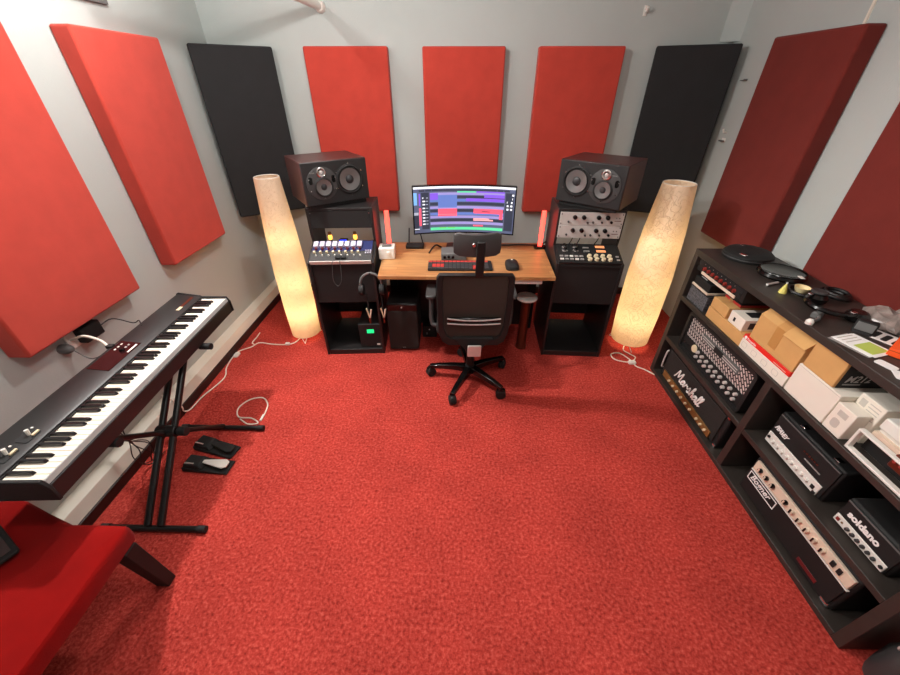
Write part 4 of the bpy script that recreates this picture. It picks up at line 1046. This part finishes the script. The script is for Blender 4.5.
t = front_thing('white_carton', 'plain white carton on the shelf behind the white metal unit', 'box', 1.705, .93, .65, 'white cartons on the long shelf')
part('carton', MB().box(0, .30, 0, .17, 0, .20), WBOX, t, .003)
part('lid_seam', MB().box(-.0006, .3006, -.0006, .1, .186, .1875), PRINT, t)

# things lying on the shelf top
def coil(label, x, y, r, n, seed, z0=SH):
    random.seed(seed)
    t = thing('cable_coil', label, 'cable', (x, y, z0 + .0005), 0, 'coiled black cables on the shelf top')
    pts = []
    for k in range(n * 22):
        a = 2 * PI * k / 22; rr = r * (.86 + .14 * math.sin(a * .37 + seed)); h = .009 + .008 * (k // 22) * .8
        pts.append((rr * 1.0 * math.cos(a), rr * 1.15 * math.sin(a), h))
    part('cable', MB().tube(pts, .0068, 8), CABLEB, t)
    return t
t = thing('soft_case', 'flat black oval case with a shiny badge at the far end of the shelf top', 'case', (1.705, 2.105, SH + .0005), R(20))
part('shell', MB().loft([[(q * .13 * math.cos(2 * PI * k / 28), q * .128 * math.sin(2 * PI * k / 28), h) for k in range(28)] for q, h in ((.97, 0), (1, .012), (.97, .03), (.85, .042), (.5, .046), (.15, .046))]), BLACKM, t)
part('zip', MB().tube([(1.005 * .13 * math.cos(2 * PI * k / 36), 1.005 * .128 * math.sin(2 * PI * k / 36), .016) for k in range(36)], .003, 6, closed=True), DKGREY, t)
part('badge', MB().box(-.105, -.085, -.055, -.015, .037, .045), CHROME, t, .002)
part('badge', MB().box(.02, .03, .06, .085, .0462, .049), CHROME, t, .001)
t = thing('soft_case', 'shiny rimmed black round case beside the far oval case on the shelf top', 'case', (1.728, 1.858, SH + .0005), R(-10))
part('shell', MB().loft([[(q * .112 * math.cos(2 * PI * k / 28), q * .11 * math.sin(2 * PI * k / 28), h) for k in range(28)] for q, h in ((.95, 0), (1, .010), (.96, .022), (.86, .026), (.8, .022), (.3, .021))]), BLACKG, t)
part('rim', MB().tube([(.93 * .112 * math.cos(2 * PI * k / 36), .93 * .11 * math.sin(2 * PI * k / 36), .026) for k in range(36)], .0035, 6, closed=True), BLACKG, t)
part('tag', MB().box(.03, .05, -.105, -.07, .0285, .0325), WHITE, t, .002)
t = thing('small_bowl', 'small cream bowl on the shelf top near the yellow cone', 'bowl', (1.668, 1.645, SH + .0005))
part('bowl', MB().lathe([(.018, 0), (.023, .010), (.033, .036), (.029, .036), (.02, .013), (0, .010)], 26), CREAMY, t)
t = thing('yellow_cone', 'small pale yellow cone beside the cream bowl', 'cone', (1.592, 1.655, SH + .0005))
part('cone', MB().lathe([(.017, 0), (.015, .010), (.004, .045), (0, .047)], 20), YELLOW, t)
part('tip', MB().lathe([(.004, .0475), (.004, .054), (0, .055)], 8), WHITE, t)
coil('loose ring of black cable around the cream bowl', 1.668, 1.645, .055, 2, 3)
coil('thick coil of black cable in front of the shade-darkened red panel', 1.815, 1.62, .055, 3, 5)
t = thing('pen_light', 'thin silver pen lying beside the yellow cone', 'pen', (1.60, 1.74, SH + .007), R(20))
part('barrel', MB().tube([(-.035, 0, 0), (.04, 0, 0)], .0062, 10), SILVER, t)
t = thing('headphones', 'glossy black headphones lying on the shelf top by the coiled cables', 'headphones', (1.69, 1.482, SH + .0005), R(105))
part('ear_cup', MB().lathe([(.036, 0), (.042, .010), (.042, .026), (.030, .040), (0, .043)], 22, c=(-.085, -.01, 0)), BLACKG, t)
part('ear_cup', MB().lathe([(.036, 0), (.042, .010), (.042, .026), (.030, .040), (0, .043)], 22, c=(.085, -.01, 0)), BLACKG, t)
part('ear_pad', MB().lathe([(.030, .0432), (.034, .05), (.026, .056), (0, .05)], 22, c=(.085, -.01, 0)), DKGREY, t)
part('headband', MB().tube([(.09 * math.cos(R(a)), .02 + .09 * math.sin(R(a)), .030) for a in range(0, 181, 12)], .012, 8), BLACKG, t)
for s_ in (-1, 1): part('hinge', MB().box(s_ * .088 - .008, s_ * .088 + .008, .02, .045, .040, .047), CHROME, t, .002)
t = thing('clip_mount', 'grey plastic clip with a white tip above the taped brown box', 'clip', (1.55, 1.385, SH + .0005), R(20))
part('arm', MB().tube([(-.05, 0, .01), (.0, .0, .012), (.05, .03, .012)], .0065, 8), GREY, t)
part('jaw', MB().loft([[(.04 + a, .03 + b, h) for a, b in rrect(-.022 * q, .022 * q, -.014 * q, .014 * q, .006)] for q, h in ((1, .0), (1, .018), (.7, .024))]), GREY, t)
part('tip', MB().lathe([(.014, 0), (.015, .012), (.008, .022), (0, .024)], 12, c=(-.055, 0, 0)), WHITE, t)
t = thing('webcam', 'dark grey square camera at the near end of the black headphones', 'camera', (1.675, 1.312, SH + .0005), R(-50))
part('body', MB().loft([[(a * q, -.025 + h * .4 + b, h) for a, b in rrect(-.034, .034, -.010, .02, .008)] for q, h in ((.9, 0), (1, .012), (1, .042), (.9, .048))]), BLACKM, t)
part('face', MB(Matrix.Translation((0, -.0305, .012)) @ Matrix.Rotation(R(-22), 4, 'X')).box(-.028, .028, -.0035, -.0012, .001, .034), GREY, t, .003)
# crumpled bag
random.seed(11)
mb = MB(); rings = []
for h, q in ((0, .8), (.015, 1), (.035, .95), (.055, .7), (.068, .35)):
    rings.append([(q * .07 * math.cos(2 * PI * k / 18) * random.uniform(.75, 1.15), q * .11 * math.sin(2 * PI * k / 18) * random.uniform(.75, 1.15), h * random.uniform(.8, 1.15) if h else 0) for k in range(18)])
single('plastic_bag', mb.loft(rings), CRUMP, 'crumpled grey plastic bag against the near shade-darkened red panel', 'bag', None, 0, (1.81, 1.36, SH + .0005), -.2, smooth=False)
# papers
t = thing('leaflet', 'white and lime printed leaflets stacked on the shelf top', 'papers', (1.578, 1.215, SH + .0005), R(-75))
for k, (dx, dy, rz_) in enumerate(((0, -.012, .05), (.004, 0, -.02), (.01, .006, .03))):
    mb = MB(Matrix.Rotation(rz_, 4, 'Z')); mb.box(-.07 + dx, .07 + dx, -.055 + dy, .055 + dy, .0012 * k, .0012 * k + .001)
    part('sheet', mb, WPRINT if k else LGREY, t)
part('lime_block', MB().box(.0, .066, -.035, .05, .0037, .0041), LIME, t)
for k in range(3): part('print_line', MB().box(-.055 + .016 * k, -.051 + .016 * k, -.04, .04, .0037, .004), PRINT, t)
t = thing('sticker_sheet', 'white sheet with black marks lying behind the leaflets', 'papers', (1.722, 1.258, SH + .0005), R(-65))
part('sheet', MB().box(-.055, .055, -.045, .05, 0, .0012), WPRINT, t)
for k in range(3): part('mark', MB().prism([(-.034 + .034 * k + a, b) for a, b in rrect(-.010, .010, -.034, .036, .009)], .0013, .0017, 'z'), BLACKM, t)
t = thing('orange_box', 'bright orange box on the near end of the shelf top', 'box', (1.615, 1.15, SH + .002), R(35))
part('box', MB().box(0, .17, -.14, 0, 0, .03), ORANGE, t, .002)
part('lid_seam', MB().box(-.0004, .1704, -.1404, .0004, .021, .0222), COPPER, t)
for i, (x, y, rz_, lab) in enumerate(((1.56, 1.085, .3, 'blank white tag just left of the orange box'), (1.555, 1.025, -.5, 'blank white tag at the very edge of the shelf top'))):
    t = single('paper_tag', MB().prism(rrect(-.02, .02, -.03, .03, .009), 0, .002, 'z'), WPRINT, lab, 'tag', 'blank white tags on the shelf top', 0, (x, y, SH + .0005), rz_)
# bag on the floor past the shelf's near end
t = thing('gear_bag', 'dark grey fabric bag with pale rings on the carpet past the shelf end', 'bag', (1.605, .43, 0), 0)
rings = []
random.seed(4)
for h, q in ((0, .9), (.05, 1), (.14, .97), (.2, .8), (.235, .5), (.245, .15)):
    rings.append([(q * .10 * math.cos(2 * PI * k / 20) * random.uniform(.93, 1.06), q * .088 * math.sin(2 * PI * k / 20) * random.uniform(.93, 1.06), h) for k in range(20)])
part('sack', MB().loft(rings), DKGREY, t)
for k in range(3): part('ring', MB().tube([(-.055 + .02 * k + .016 * math.cos(2 * PI * j / 14), .05 - .05 * k, .205 + .016 * math.sin(2 * PI * j / 14)) for j in range(14)], .005, 6, closed=True), SILVER, t)

# ------------------------------------------------------------------ light
def area(name, loc, target, size, power, color=(1, .95, .88), shape='DISK', spread=180):
    ld = bpy.data.lights.new(name, 'AREA'); ld.energy = power; ld.size = size; ld.shape = shape; ld.color = color; ld.spread = R(spread)
    o = bpy.data.objects.new(name, ld); col.objects.link(o); o.location = loc
    o.rotation_euler = (Vector(target) - Vector(loc)).to_track_quat('-Z', 'Y').to_euler(); return o
def bulb(loc, radius, power, color=(1, .98, .95)):
    ld = bpy.data.lights.new('ceiling_or_fill_light', 'POINT'); ld.energy = power; ld.color = color; ld.shadow_soft_size = radius
    o = bpy.data.objects.new('ceiling_or_fill_light', ld); col.objects.link(o); o.location = loc
bulb((-1.42, 2.05, 2.47), .02, 18)
bulb((-.55, 1.95, 2.46), .04, 37)
bulb((.1, .6, 2.48), .1, 34)  # unseen fill light added to brighten the near floor and left wall
sl = bpy.data.lights.new('ceiling_spot', 'SPOT'); sl.energy = 158; sl.color = (1, .98, .95); sl.shadow_soft_size = .05
sl.spot_size = R(106); sl.spot_blend = .6
sob = bpy.data.objects.new('ceiling_spot', sl); col.objects.link(sob); sob.location = (-1.62, 2.0, 2.5)
sob.rotation_euler = (Vector((.45, .75, 0)) - sob.location).to_track_quat('-Z', 'Y').to_euler()
w_ = bpy.data.worlds.new('World'); scene.world = w_; w_.use_nodes = True
w_.node_tree.nodes['Background'].inputs[0].default_value = (.5, .5, .52, 1); w_.node_tree.nodes['Background'].inputs[1].default_value = .02

# ------------------------------------------------------------------ camera
f_px, pitch, yaw = 370.0, R(34.3), R(-1.2)
cam = bpy.data.cameras.new('camera'); cam.sensor_width = 36; cam.lens = f_px / 900 * 36; cam.clip_start = .02
co = bpy.data.objects.new('camera', cam); col.objects.link(co)
fw = Vector((math.sin(yaw) * math.cos(pitch), math.cos(yaw) * math.cos(pitch), -math.sin(pitch)))
rt = Vector((math.cos(yaw), -math.sin(yaw), 0)); up = rt.cross(fw)
Mc = Matrix((rt, up, -fw)).transposed().to_4x4(); Mc.translation = (0, 0, 1.8)
co.matrix_world = Mc
scene.camera = co

vs = scene.view_settings
vs.view_transform = 'Standard'; vs.look = 'None'; vs.gamma = 1; vs.exposure = .25; vs.use_curve_mapping = False
scene.cycles.max_bounces = 10; scene.cycles.diffuse_bounces = 5; scene.cycles.transmission_bounces = 8
scene.cycles.sample_clamp_indirect = 6
